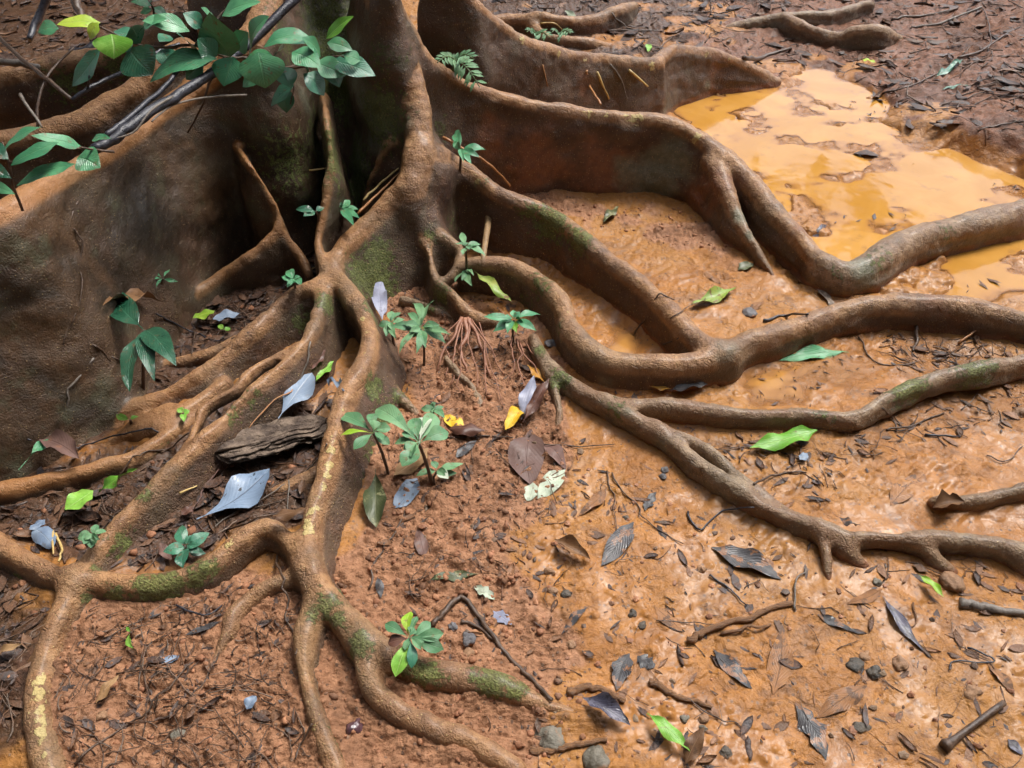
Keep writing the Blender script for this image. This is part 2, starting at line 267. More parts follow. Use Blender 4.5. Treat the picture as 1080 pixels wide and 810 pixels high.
# ------------------------------------------------------------------ the buttress tree as a distance field
# every root: (photo x, photo y, height of crest centre, radius in photo px) along its crest -> a real 3D curve
W = 9.0
ROOTS = [
 # name, flare, drop, grey, [points]
 ('spine', .16, W, 0, [(380,-45,.80,18),(396,-8,.765,18),(412,45,.63,18),(438,105,.48,19),(441,160,.37,19),(432,200,.29,18)]),
 ('front', .16, W, 0, [(432,200,.29,18),(413,211,.265,14),(390,234,.225,14),(363,261,.185,14),(352,281,.17,13),(360,298,.16,13),(383,333,.14,14),(390,360,.135,14),(385,383,.13,14),(373,403,.125,15),(360,430,.12,15),(352,460,.115,15),(346,488,.105,15),(338,515,.095,15),(329,545,.085,15),(325,575,.075,15),(328,602,.07,16),(338,622,.065,16),(357,645,.055,17),(377,669,.048,20),(386,689,.045,19),(385,708,.042,17),(395,730,.04,17),(418,750,.038,17),(457,768,.034,16),(497,784,.028,15),(545,812,.016,13)]),
 ('lower', .14, W, 0, [(334,632,.055,14),(325,654,.05,12),(320,682,.045,12),(322,714,.042,12),(332,750,.038,12),(343,783,.032,12),(362,830,.02,12)]),
 ('mossy', .10, W, 0, [(384,678,.04,14),(405,688,.035,14),(432,702,.034,14),(460,711,.034,14),(497,716,.03,14),(533,725,.024,12),(560,737,.018,9),(590,748,.010,7),(622,759,-.004,5)]),
 ('left_upper', .14, W, 0, [(352,285,.165,11),(333,302,.16,13),(312,309,.15,12),(288,328,.13,12),(268,350,.115,12),(234,377,.095,12),(207,397,.08,11),(180,413,.065,10),(145,431,.05,9),(115,447,.035,8),(80,467,.015,6)]),
 ('left_mid', .16, W, 0, [(342,306,.155,12),(331,345,.14,11),(320,364,.14,11),(291,392,.135,11),(256,421,.13,11),(232,446,.125,11),(214,463,.12,11),(190,487,.115,12),(164,513,.105,13),(140,536,.095,13),(120,560,.085,14),(100,584,.078,14),(82,606,.075,14)]),
 ('left_strand', .0, .02, 0, [(312,366,.14,8),(270,388,.135,7),(250,409,.13,7),(230,420,.125,8),(214,431,.12,7),(207,448,.115,5),(197,468,.115,5),(180,488,.11,6),(160,510,.105,6)]),
 ('left_small', .1, W, 0, [(160,425,.045,8),(147,445,.035,8),(120,463,.028,7),(87,484,.01,6)]),
 ('left_low', .12, W, 0, [(-40,522,.075,10),(0,517,.075,10),(44,508,.07,10),(89,499,.065,10),(111,490,.065,10),(133,485,.06,10),(155,474,.055,9),(178,459,.05,9),(205,445,.04,8),(235,428,.03,7)]),
 ('knee_left', .14, W, 0, [(-50,555,.085,14),(0,578,.08,14),(33,595,.077,14),(60,607,.075,14),(82,612,.075,14)]),
 ('knee_arch', .08, .045, 0, [(80,613,.075,14),(105,614,.07,14),(150,618,.065,15),(187,612,.065,14),(217,600,.07,13),(243,580,.075,12),(266,562,.08,12),(285,556,.08,12),(300,566,.075,12),(310,582,.07,12),(324,604,.062,13)]),
 ('knee_down', .12, W, 0, [(80,612,.075,15),(68,640,.07,15),(56,668,.065,15),(46,694,.06,15),(39,726,.055,15),(39,760,.05,16),(47,793,.045,17),(62,845,.035,18)]),
 ('knee_side', .1, W, 0, [(46,690,.04,9),(33,703,.035,8),(18,728,.028,8),(-15,762,.015,8)]),
 ('right_b', .12, W, 0, [(446,165,.36,16),(470,169,.30,14),(497,183,.245,13),(523,203,.205,13),(550,216,.18,13),(575,225,.16,13),(603,244,.14,13),(630,267,.12,13),(650,283,.11,13),(673,299,.10,14),(697,320,.09,14),(720,347,.08,15),(742,364,.075,16),(768,374,.07,16)]),
 ('right_c', .08, W, .15, [(488,279,.105,7),(497,277,.11,9),(514,278,.11,11),(537,280,.108,12),(558,290,.10,13),(578,306,.095,14),(594,326,.09,15),(602,348,.082,15),(618,369,.075,16),(643,382,.07,17),(680,386,.065,17),(723,386,.062,17),(757,376,.062,17),(787,362,.06,16),(820,353,.056,16),(860,339,.053,16),(903,326,.055,16),(950,322,.06,17),(997,325,.06,17),(1043,332,.055,17),(1085,342,.045,17),(1180,365,.02,16)]),
 ('right_d', .10, W, 0, [(432,212,.26,12),(443,246,.17,7),(449,258,.15,6),(455,277,.125,6),(459,294,.105,6),(474,307,.09,6),(486,320,.075,7),(494,330,.06,8),(508,336,.04,7),(525,340,.02,6)]),
 ('right_d2', .05, .02, .3, [(450,225,.21,9),(459,245,.165,8),(474,254,.145,7),(485,263,.125,7),(482,276,.105,6),(475,290,.09,6),(467,298,.075,5)]),
 ('ridge_b', .10, W, 0, [(405,-45,.88,13),(413,0,.765,11),(427,27,.67,11),(447,60,.56,11),(477,84,.46,10),(510,98,.395,10),(540,107,.355,9),(573,114,.325,9),(620,121,.29,9),(673,126,.272,9),(700,129,.262,10),(727,142,.235,11),(757,162,.195,12),(787,188,.15,13),(807,214,.115,13),(824,234,.095,13),(843,254,.08,13),(860,273,.065,13),(880,288,.05,14)]),
 ('ridge_spur', .15, W, .2, [(752,172,.17,11),(770,212,.115,9),(780,234,.085,7),(789,250,.06,6),(800,267,.035,6),(815,291,.0,5)]),
 ('right_log', .06, W, .7, [(868,281,.055,14),(884,290,.045,15),(900,289,.045,16),(920,280,.05,17),(940,266,.052,17),(965,255,.052,17),(1000,245,.052,17),(1043,233,.055,17),(1085,223,.055,16),(1170,200,.05,15)]),
 ('ridge_c', .12, W, 0, [(455,-60,.82,10),(493,0,.66,9),(513,20,.575,9),(542,40,.485,9),(569,51,.425,9),(602,59,.36,8),(636,63,.31,8),(669,67,.27,8),(693,68,.235,8)]),
 ('ridge_c_tail', .16, W, 0, [(690,70,.225,8),(701,58,.235,7),(713,52,.23,7),(733,54,.195,7),(755,58,.155,7),(787,71,.085,7),(818,88,-.01,6)]),
 ('butt_front', (.27,.07), W, 0, [(-110,285,.56,16),(-40,245,.58,16),(0,226,.585,16),(40,202,.57,16),(80,181,.55,16),(115,160,.535,16),(150,133,.535,16),(190,106,.55,16),(230,80,.59,18),(266,42,.69,18),(284,2,.74,18),(300,-38,.76,18)]),
 ('butt_mid', .12, W, 0, [(-90,165,.48,14),(-40,155,.49,14),(0,150,.50,14),(50,140,.50,14),(87,130,.51,14),(117,112,.535,14),(150,92,.57,15),(195,55,.64,16)]),
 ('butt_back', .10, W, 0, [(-90,95,.46,13),(-40,90,.47,13),(0,84,.48,13),(33,78,.48,13),(67,68,.49,13),(110,62,.49,13),(140,50,.52,13),(190,25,.60,14)]),
 ('fin_a', .07, W, 0, [(250,155,.40,6),(262,173,.39,6),(274,190,.345,6),(288,214,.275,7),(294,237,.215,7),(286,250,.185,7),(264,268,.15,7),(232,292,.09,7),(205,312,.075,7),(180,330,.06,7),(155,345,.045,7),(130,368,.035,7),(108,392,.015,6)]),
 ('fin_a_side', .06, W, 0, [(294,237,.215,6),(305,253,.17,5),(317,269,.13,5),(325,287,.10,5)]),
 ('fin_b', .07, W, 0, [(342,100,.44,7),(343,116,.48,6),(345,132,.47,5),(349,168,.395,5),(345,190,.35,5),(341,219,.285,5.5),(335,248,.225,6),(338,272,.19,7),(343,294,.16,9)]),
 ('fin_c', .06, W, 0, [(412,150,.36,6),(400,168,.30,5),(391,185,.25,4.5),(386,203,.19,4.5),(385,222,.13,4.5)]),
 ('grey_e', .03, .03, 1, [(562,357,.045,6),(570,372,.045,7),(582,388,.045,9),(600,404,.045,10),(620,416,.045,11),(642,428,.045,11),(664,439,.045,11),(688,451,.043,11),(708,466,.04,10),(730,484,.04,10),(750,499,.04,10),(775,515,.038,10),(807,535,.036,9),(840,548,.036,9),(867,557,.036,10),(894,567,.038,10),(916,566,.04,9),(949,568,.04,9),(989,568,.038,9),(1030,571,.036,9),(1085,582,.03,10),(1160,600,.01,9)]),
 ('grey_e_strand', .0, .02, 1, [(690,447,.045,6),(703,454,.046,6),(722,461,.046,6),(745,474,.045,6),(764,489,.043,6),(785,507,.042,6),(812,524,.04,6),(835,542,.036,6),(858,555,.034,6)]),
 ('grey_e2', .03, .03, .9, [(640,424,.04,7),(660,426,.042,8),(685,427,.042,8),(713,428,.04,8),(740,432,.038,9),(772,437,.036,9),(810,439,.034,9),(845,440,.034,9),(881,442,.036,10),(905,439,.04,10),(928,426,.045,10),(957,411,.05,10),(992,399,.05,10),(1030,391,.05,10),(1085,382,.045,10),(1170,370,.03,9)]),
 ('grey_prong_a', .0, .01, .9, [(862,558,.034,5),(869,573,.028,4.5),(873,595,.018,4),(874,622,-.006,3.5)]),
 ('grey_prong_b', .02, .02, .8, [(878,564,.034,9),(896,583,.02,9),(913,600,-.012,8)]),
 ('grey_prong_c', .02, .02, .8, [(960,569,.036,8),(975,577,.028,8),(990,592,.012,7),(1005,608,-.015,6)]),
 ('grey_prong_d', .02, .02, .8, [(1065,580,.03,8),(1085,597,.012,8),(1110,620,-.012,7)]),
 ('green_small', .03, .02, 1, [(563,358,.045,5),(572,382,.042,5),(582,402,.038,5),(589,424,.03,5),(590,440,.018,5),(586,462,-.006,4)]),
 ('grey_short', .03, .02, 1, [(470,378,.03,4.5),(482,393,.026,5),(495,405,.02,5),(505,421,.012,5),(510,442,-.008,4)]),
 ('green_stub', .03, .02, .9, [(425,316,.035,5),(440,320,.034,5),(457,326,.03,5),(476,338,.01,4)]),
 ('thin_limb', .0, .02, .7, [(392,380,.07,4),(402,394,.055,4),(414,408,.04,4),(428,424,.026,4),(446,444,-.004,3.5)]),
 ('small_loop', .05, .03, .1, [(318,604,.045,7),(290,615,.045,7),(268,627,.042,7),(249,643,.042,7),(241,665,.038,7),(231,687,.032,6.5),(221,706,.022,6),(212,724,.0,4)]),
 ('left_small_b', .1, W, 0, [(180,431,.055,7),(150,446,.05,8),(128,462,.042,8),(105,476,.032,7),(84,490,.01,5)]),
 ('left_small_c', .1, W, 0, [(238,403,.06,7),(200,430,.058,8),(170,449,.052,9),(150,456,.046,9)]),
 ('left_thin', .05, .03, 0, [(268,352,.07,7),(228,370,.058,7),(190,382,.045,7),(160,388,.02,5)]),
 ('left_knob', .1, W, 0, [(150,352,.05,9),(128,362,.05,9),(112,378,.035,9),(100,398,.01,7)]),
 ('behind_log', .05, .03, 0, [(285,520,.02,6),(310,512,.02,7),(335,500,.02,7)]),
 # separate roots, other trees
 ('@back_root', .06, W, 0, [(512,26,.09,7),(530,22,.09,7),(551,21,.095,7),(569,19,.11,8),(586,22,.10,7),(604,23,.09,7),(626,22,.085,7),(645,14,.10,7),(662,8,.10,6),(680,4,.03,5)]),
 ('@back_root_low', .06, W, 0, [(560,24,.085,6),(571,36,.065,6),(591,43,.05,6),(622,46,.035,6),(650,50,.0,5)]),
 ('@far_root', .04, W, .8, [(975,-22,.04,6),(927,0,.05,5),(905,8,.05,5),(887,13,.05,5),(860,17,.05,5),(830,18,.05,6),(808,21,.03,6),(787,26,.01,6),(768,31,-.01,5)]),
 ('@far_stub', .10, W, .4, [(828,20,.05,6),(840,26,.06,7),(853,31,.055,6),(870,37,.045,6),(887,39,.045,6),(900,34,.07,7),(915,32,.085,8),(930,35,.07,8),(946,42,.0,6)]),
 ('@edge_root', .05, .03, .8, [(980,531,.0,4),(992,530,.015,6),(1030,528,.025,7),(1065,520,.03,8),(1090,515,.03,8),(1160,500,.02,8)]),
]
NAMES = [r[0] for r in ROOTS]
GH = .008
GX, GY, GZ = (-2.25, 2.45), (.42, 4.75), (-.09, 1.15)
nx, ny, nz = (int((b-a)/GH)+1 for a, b in (GX, GY, GZ))
gx = (GX[0]+GH*np.arange(nx)).astype(np.float32); gy = (GY[0]+GH*np.arange(ny)).astype(np.float32); gz = (GZ[0]+GH*np.arange(nz)).astype(np.float32)
FLD = np.full((nx,ny,nz), .3, np.float32); OWN = np.zeros((nx,ny,nz), np.uint8); CRS = np.full((nx,ny,nz), -.5, np.float16); BST = np.full((nx,ny,nz), .3, np.float32)
CURVES = {}
LEAN = {'front': (.38,-.12), 'knee_down': (.40,.0), 'lower': (.22,0), 'left_mid': (.16,-.16), 'left_upper': (.10,-.14), 'knee_arch': (0,-.10), 'left_low': (0,-.1)}
THIN = {'fin_a': .02, 'fin_a_side': .02, 'fin_b': .022, 'fin_c': .02, 'left_strand': .015}
RSC = {'left_upper': .70, 'left_mid': .68, 'left_strand': .75, 'left_small': .8, 'left_low': .85, 'front': .80, 'fin_a': .8, 'fin_a_side': .8, 'fin_b': .75, 'fin_c': .7, 'spine': .80, 'right_b': .84, 'right_c': .86, 'lower': 1.0, 'mossy': 1.12, 'knee_down': .88, 'knee_left': .85, 'knee_arch': .86, 'right_d': .85, 'right_d2': .85, 'butt_front': .85, 'ridge_b': .88, 'grey_e': .86, 'grey_e_strand': .85}
def blend(sl, f, top, oid, k):
    a = FLD[sl]; h = np.clip(k-np.abs(a-f), 0, None)/k
    FLD[sl] = np.minimum(a, f)-h*h*k*.25
    b = BST[sl]; m = f < b; b[m] = f[m]; BST[sl] = b
    o = OWN[sl]; o[m] = oid; OWN[sl] = o
    c = CRS[sl]; c[m] = top[m]; CRS[sl] = c
TRX, TRY = -.82, 3.12
def trunk_r(z, th): 
    fl = .03*np.cos(5*th+1.1)+.02*np.cos(9*th+.3)
    return .30+.20*np.exp(-np.maximum(z,0)/.30)+fl*(.55+.5*np.exp(-np.maximum(z,0)/.5))*.8
def build_field():
    # trunk first
    ix = slice(max(0, int((TRX-.8-GX[0])/GH)), int((TRX+.8-GX[0])/GH)); iy = slice(int((TRY-.8-GY[0])/GH), int((TRY+.8-GY[0])/GH))
    X, Y, Z = np.meshgrid(gx[ix]-TRX, gy[iy]-TRY, gz, indexing='ij', sparse=True)
    th = np.arctan2(Y, X); f = (np.sqrt(X*X+Y*Y)-trunk_r(Z, th)).astype(np.float32)
    blend((ix, iy, slice(0, nz)), f*.9, np.full(f.shape, -.4, np.float16), 255, .02)
    for oid, (nm, fl, drop, grey, pts) in enumerate(ROOTS):
        C = []
        for (px, py, z, r) in pts:
            p = at_z(px, py, z)
            if nm.startswith('@far'):
                for _ in range(4): p = at_z(px, py, z+.16*float(sstep(.0, 1.6, p[0]-(.65+.42*(p[1]-2.0))))*float(sstep(2.2, 3.3, p[1]))+.07*float(sstep(4.0, 5.5, p[1])))
            C.append((*p, r*mpp(p)*.92*RSC.get(nm, 1)))
        C = spline(C, 5); CURVES[nm] = C
        rm = C[:,3].max(); mar = rm+.07
        zlo = -.09 if drop > 1 else C[:,2].min()-drop-rm-.05
        fls = np.linspace(*fl, len(C)) if isinstance(fl, tuple) else np.full(len(C), fl)
        wmax = rm+fls.max()*max(C[:,2].max()+.09, 0) if drop > 1 else rm+fls.max()*drop
        lo = [C[:,0].min()-wmax-.07-.04*(nm in LEAN), C[:,1].min()-wmax-.07, zlo]; hi = [C[:,0].max()+wmax+.07+.08*(nm in LEAN), C[:,1].max()+wmax+.07, C[:,2].max()+mar]
        sl = []
        for a, (l, h, g0, n) in enumerate(zip(lo, hi, (GX[0],GY[0],GZ[0]), (nx,ny,nz))):
            sl.append((max(0, int((l-g0)/GH)), min(n, int((h-g0)/GH)+2)))
        (a0,a1),(b0,b1),(c0,c1) = sl
        if a1 <= a0 or b1 <= b0 or c1 <= c0: continue
        f = np.full((a1-a0,b1-b0,c1-c0), .3, np.float32); top = np.full(f.shape, -.5, np.float16)
        for i in range(len(C)-1):
            A, B = C[i], C[i+1]; fl = fls[i]
            w = max(A[3],B[3]); ln = LEAN.get(nm, (0,0)); w = w+(fl+max(map(abs,ln)))*(max(A[2],B[2])+.09 if drop > 1 else drop)+.06
            x0 = max(a0, int((min(A[0],B[0])-w-GX[0])/GH)); x1 = min(a1, int((max(A[0],B[0])+w-GX[0])/GH)+2)
            y0 = max(b0, int((min(A[1],B[1])-w-GY[0])/GH)); y1 = min(b1, int((max(A[1],B[1])+w-GY[0])/GH)+2)
            z1 = min(c1, int((max(A[2],B[2])+max(A[3],B[3])+.06-GZ[0])/GH)+2); z0 = c0
            if x1 <= x0 or y1 <= y0 or z1 <= z0: continue
            X = gx[x0:x1][:,None]; Y = gy[y0:y1][None,:]; Z = gz[z0:z1][None,None,:]
            ex, ey = B[0]-A[0], B[1]-A[1]; L2 = ex*ex+ey*ey+1e-9
            t = np.clip(((X-A[0])*ex+(Y-A[1])*ey)/L2, 0, 1)
            d2 = (X-A[0]-ex*t)**2+(Y-A[1]-ey*t)**2
            hz = (A[2]+(B[2]-A[2])*t)[:,:,None]; r = (A[3]+(B[3]-A[3])*t)[:,:,None]
            dz = Z-hz; dn = np.maximum(-dz, 0)
            if ln != (0,0):
                lz = np.minimum(dn, .2 if drop > 1 else drop); Xs = X[:,:,None]-ln[0]*lz-A[0]; Ys = Y[:,:,None]-ln[1]*lz-A[1]
                tt3 = np.clip((Xs*ex+Ys*ey)/L2, 0, 1); d23 = (Xs-ex*tt3)**2+(Ys-ey*tt3)**2
            else: d23 = d2[:,:,None]
            if drop > 1: dd = np.sqrt(d23+np.maximum(dz,0)**2)-r-fl*dn
            else:
                q = np.maximum(dz,0)+np.maximum(dn-drop, 0); dd = np.sqrt(d23+q*q)-r-fl*np.minimum(dn, drop)
            S = (slice(x0-a0,x1-a0), slice(y0-b0,y1-b0), slice(z0-c0,z1-c0))
            cur = f[S]; m = dd < cur; cur[m] = dd[m]; f[S] = cur
            tt = top[S]; tt[m] = np.broadcast_to(dz, dd.shape)[m]; top[S] = tt
        big = drop > 1 and C[:,2].max() > .3
        blend((slice(a0,a1), slice(b0,b1), slice(c0,c1)), f, top, oid, THIN.get(nm, .055 if big else (.03 if rm > .02 else .018)))
build_field()
def fsample(x, y, z):
    x = np.asarray(x); i = np.clip(np.rint((x-GX[0])/GH).astype(int), 0, nx-1); j = np.clip(np.rint((np.asarray(y)-GY[0])/GH).astype(int), 0, ny-1); k = np.clip(np.rint((np.asarray(z)-GZ[0])/GH).astype(int), 0, nz-1)
    out = FLD[i,j,k].copy() if np.ndim(i) else float(FLD[i,j,k])
    if np.ndim(i):
        o = (x < GX[0]-.01)|(x > GX[1]+.01)|(np.asarray(y) > GY[1]+.01)|(np.asarray(y) < GY[0]-.01); out[o] = .3
    return out
def surface_nets():
    ins = FLD < 0
    cnt = np.zeros((nx-1,ny-1,nz-1), np.uint8)
    for a in (0,1):
        for b in (0,1):
            for c in (0,1): cnt += ins[a:nx-1+a, b:ny-1+b, c:nz-1+c]
    act = np.argwhere((cnt > 0) & (cnt < 8)); del cnt
    I, J, K = act.T
    cor = [(a,b,c) for a in (0,1) for b in (0,1) for c in (0,1)]
    val = np.stack([FLD[I+a,J+b,K+c] for a,b,c in cor], 1)
    acc = np.zeros((len(act),3)); num = np.zeros(len(act))
    for p in range(8):
        for q in range(p+1, 8):
            d = np.array(cor[q])-np.array(cor[p])
            if np.abs(d).sum() != 1: continue
            a, b = val[:,p], val[:,q]; m = (a < 0) != (b < 0)
            t = np.where(m, a/(a-b+1e-12), 0)
            acc += np.where(m[:,None], np.array(cor[p])+t[:,None]*d, 0); num += m
    P = (act+acc/num[:,None])*GH+np.array([GX[0],GY[0],GZ[0]])
    vid = np.full((nx-1,ny-1,nz-1), -1, np.int32); vid[I,J,K] = np.arange(len(act))
    F = []
    for ax in range(3):
        s0 = [slice(1,-1)]*3; s1 = [slice(1,-1)]*3
        s0[ax] = slice(0,-1); s1[ax] = slice(1,None)
        A = ins[tuple(s0)]; B = ins[tuple(s1)]
        e = np.argwhere(A != B); 
        flip = A[tuple(e.T)]
        off = np.array([1,1,1]); off[ax] = 0; e = e+off
        u, v = [(1,2),(2,0),(0,1)][ax]
        qs = []
        for du, dv in ((0,0),(1,0),(1,1),(0,1)):
            c = e.copy(); c[:,u] -= du; c[:,v] -= dv; qs.append(vid[c[:,0],c[:,1],c[:,2]])
        q = np.stack(qs, 1); ok = (q >= 0).all(1); q = q[ok]; flip = flip[ok]
        q[~flip] = q[~flip][:,::-1]
        F.append(q)
    F = np.vstack(F)
    own = OWN[I,J,K]; crs = CRS[I,J,K].astype(np.float32)
    del vid, ins
    # smooth
    E = np.vstack([F[:,[0,1]],F[:,[1,2]],F[:,[2,3]],F[:,[3,0]]]); n = len(P)
    deg = np.bincount(E[:,0], minlength=n)+np.bincount(E[:,1], minlength=n)
    def lap(A):
        s = np.bincount(E[:,0], A[E[:,1]], n)+np.bincount(E[:,1], A[E[:,0]], n)
        return s/np.maximum(deg, 1)
    for it in range(2):
        P = np.stack([P[:,c]*.5+lap(P[:,c])*.5 for c in range(3)], 1)
    def vnorm(P):
        d1 = P[F[:,2]]-P[F[:,0]]; d2 = P[F[:,3]]-P[F[:,1]]; fn = np.cross(d1, d2); N = np.zeros((n,3))
        for k in range(4):
            for c in range(3): N[:,c] += np.bincount(F[:,k], fn[:,c], n)
        return N/(np.linalg.norm(N, axis=1)[:,None]+1e-12)
    return P, F, own, crs, lap, vnorm
TP, TF, TOWN, TCRS, LAP, VNORM = surface_nets()
TN = VNORM(TP)
# bark relief: lumps, wrinkles along the walls
x, y, z = TP.T
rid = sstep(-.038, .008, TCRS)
rel = fbm(x*9, y*9, z*9, 1, 3)*.0065+fbm(x*28, y*28, z*30, 5, 2)*.0024+(1-rid)*fbm(x*4.0+z*3, y*4.0, z*7, 9, 2)*.014*sstep(.05,.35,z+.05)+(1-rid)*sstep(.2,1.0,x)*fbm(x*5, y*5, z*22+x*4, 19, 2)*.008
rel += fbm(x*75, y*75, z*75, 13, 2)*.0009
TP = TP+TN*rel[:,None]; TN = VNORM(TP)
def march(px, py, ground=None):
    """first point of the scene seen through a photo pixel: tree field or ground height"""
    d = ray(px, py); d = d/np.linalg.norm(d); t = np.arange(.5, 7.5, .004)
    P = np.array([0,0,CAMZ])+t[:,None]*d
    f = fsample(P[:,0], P[:,1], P[:,2]); g = P[:,2]-(ground(P[:,0],P[:,1]) if ground is not None else 0)
    h = np.argmax((f < 0)|(g < 0)); return P[h]
# ------------------------------------------------------------------ ground zones (plan-view polygons, metres)
Z_LIT = [gp(p) for p in (
 [(-200,-60),(215,-60),(215,40),(130,75),(-200,80)],
 [(430,-60),(720,-60),(760,0),(735,25),(712,50),(700,62),(560,66),(500,30)],
 [(300,235),(345,235),(345,300),(300,335),(215,410),(105,470),(20,510),(50,440),(125,360),(195,300),(250,262)],
 [(-60,520),(60,512),(200,455),(330,380),(352,420),(325,540),(255,560),(140,612),(90,600),(-60,570)],
 [(600,408),(700,400),(700,425),(620,420)],
 [(690,450),(800,455),(880,452),(935,432),(1100,392),(1100,432),(960,462),(900,490),(860,540),(800,520)],
 [(930,345),(1100,342),(1100,378),(1000,390),(945,385)],
 [(-80,620),(40,610),(50,690),(20,790),(-80,800)],
 [(860,580),(1100,592),(1100,612),(1000,612),(900,600)],
)]
Z_CRUMB = [gp(p) for p in (
 [(395,300),(440,270),(560,350),(590,440),(600,500),(560,560),(560,640),(600,700),(640,830),(300,900),(60,850),(80,690),(140,640),(260,610),(330,600),(400,560),(390,480),(420,420)],
 [(470,215),(700,215),(780,235),(760,270),(640,240),(560,215)],
)]
Z_BANK = [gp(p) for p in ([(720,-60),(1300,-60),(1300,230),(1085,185),(1010,150),(960,128),(930,98),(880,72),(830,68),(760,86),(705,90),(700,60),(740,20)],)]
POOL = gp([(690,98),(760,91),(815,84),(835,72),(880,76),(925,98),(955,132),(1010,152),(1060,172),(1095,192),(1200,230),(1200,290),(1000,318),(905,312),(868,300),(850,285),(790,215),(745,160),(712,128)], -.015)
PUD = [gp(p, -.01) for p in ([(606,330),(640,322),(668,340),(690,362),(668,376),(640,372),(615,352)],
                            [(800,262),(822,262),(850,282),(862,300),(842,303),(815,288)],
                            [(785,400),(830,372),(900,366),(935,388),(905,418),(860,430),(800,428)])]
WL = -.014
def zmask(polys, x, y, soft=.06, n=0.05):
    wob = fbm(x*6, y*6, 0, 21, 3)*n; m = np.zeros(np.shape(x))
    for P in polys:
        m = np.maximum(m, 1-sstep(-soft, soft, poly_sd(x, y, P)+wob))
    return m
def coarse(x, y):
    """large shape of the ground"""
    x = np.asarray(x, float); y = np.asarray(y, float)
    z = fbm(x*1.6, y*1.6, 0, 30, 3)*.010
    z = z+.16*sstep(.0, 1.6, x-(.65+.42*(y-2.0)))*sstep(2.2, 3.3, y)+.07*sstep(4.0, 5.5, y)
    z = z+.03*sstep(-.2, -1.0, x)*sstep(2.6, 1.6, y)
    z = z-.004*sstep(.0, .5, x)
    wob = fbm(x*5, y*5, 0, 40, 3)
    d = poly_sd(x, y, POOL)+wob*.05; m = 1-sstep(-.10, .05, d)
    zb = -.047+fbm(x*7, y*7, 0, 44, 4)*.022-.012*sstep(-.1,-.35,d)
    z = z*(1-m)+zb*m
    for P in PUD:
        d = poly_sd(x, y, P)+wob*.025; m = 1-sstep(-.05, .03, d); z = z*(1-m)+(-.022+fbm(x*16, y*16, 0, 47, 3)*.008)*m
    f = fsample(x.ravel(), y.ravel(), np.zeros(x.size)).reshape(x.shape)
    z = z+.018*np.exp(-np.clip(f,0,1)/.04)*(1-.6*sstep(.2,.7,x))
    return z
def relief(x, y, m):
    crumb, lit, bank, pool = m
    mud = np.clip(1-crumb-.7*lit-bank, 0, 1)
    z = fbm(x*10, y*10, 0, 50, 3)*.0065
    cl = cells(x, y, .034, 1, .5, .22, .46)*.75+cells(x, y, .017, 2, .75, .25, .5)*.8+cells(x, y, .0095, 3, .85, .3, .5)*.8+cells(x, y, .075, 7, .28, .25, .45)*.5
    z += crumb*(cl+fbm(x*55, y*55, 0, 51, 2)*.0028)
    # smeared wet mud: stretched ridges and small pits, grit standing out
    xs = x*.8+y*.6; ys = -x*.6+y*.8
    flat = 1-.7*sstep(-.1, .35, fbm(x*3.2, y*3.2, 0, 67, 3)); z += .75*mud*flat*(fbm(xs*22, ys*52, 0, 52, 3)*.0034-np.abs(fbm(x*38, y*38, 0, 53, 2))*.0030+cells(x, y, .046, 4, .22, .12, .30)*.75+cells(x, y, .02, 5, .28, .18, .4)*.7)
    z += mud*sstep(.25, .7, fbm(x*4, y*4, 0, 57, 2))*(fbm(xs*30, ys*70, 0, 58, 2)*.006)
    z += lit*(fbm(x*30, y*30, 0, 54, 3)*.007+cells(x, y, .03, 6, .5, .2, .45)*.6)
    z += bank*(fbm(xs*14, ys*30, 0, 55, 4)*.013+cells(x, y, .05, 8, .35, .2, .45)*.6)
    # mud islands left in the pool
    isl = np.clip(fbm(x*5+2, y*8, 0, 56, 4)-.12, 0, .35); z += pool*(np.minimum(isl*.20, .030)+sstep(0,.1,isl)*(fbm(x*34, y*34, 0, 59, 3)*.006))
    return z
def axis(lo, hi, f):
    out = [lo]
    while out[-1] < hi: out.append(out[-1]+f(out[-1]))
    return np.array(out)
axx = axis(-60, 60, lambda v: .0042+.0022*max(0,abs(v)-.5) if abs(v) < 2.6 else .012+.16*(abs(v)-2.6))
axy = axis(-20, 90, lambda v: .0030*max(v,.8)**1.05 if .45 < v < 5.4 else (.02+.16*(v-5.4) if v >= 5.4 else .02+.16*(.45-v)))
XX, YY = np.meshgrid(axx, axy, indexing='ij')
near = (np.abs(XX) < 4.5) & (YY < 8) & (YY > -.5)
def zones(x, y):
    pool = 1-sstep(-.08, .05, poly_sd(x, y, POOL)+fbm(x*5, y*5, 0, 40, 3)*.05)
    bank = zmask(Z_BANK, x, y, .30, .35)*(1-pool); lit = np.maximum(np.maximum(zmask(Z_LIT[:2], x, y, .25, .40), zmask(Z_LIT[2:4]+Z_LIT[7:8], x, y, .07, .07)), .45*zmask(Z_LIT[4:7]+Z_LIT[8:], x, y, .08, .09)); crumb = zmask(Z_CRUMB, x, y, .12, .10)*(1-bank)
    lit = np.maximum(lit, sstep(.4, .9, fbm(x*2.1, y*2.1, 0, 61, 3))*.5*bank)
    return crumb, lit, bank, pool
ZZ = np.zeros_like(XX); MSK = [np.zeros_like(XX) for _ in range(4)]
xn, yn = XX[near], YY[near]; mm_ = zones(xn, yn)
zc = coarse(xn, yn); ZZ[near] = zc+relief(xn, yn, mm_)
for a, b in zip(MSK, mm_): a[near] = b
far = ~near; ZZ[far] = coarse(XX[far], YY[far])+fbm(XX[far]*.5, YY[far]*.5, 0, 70, 3)*.12*sstep(6, 20, np.hypot(XX[far],YY[far])); MSK[1][far] = 1
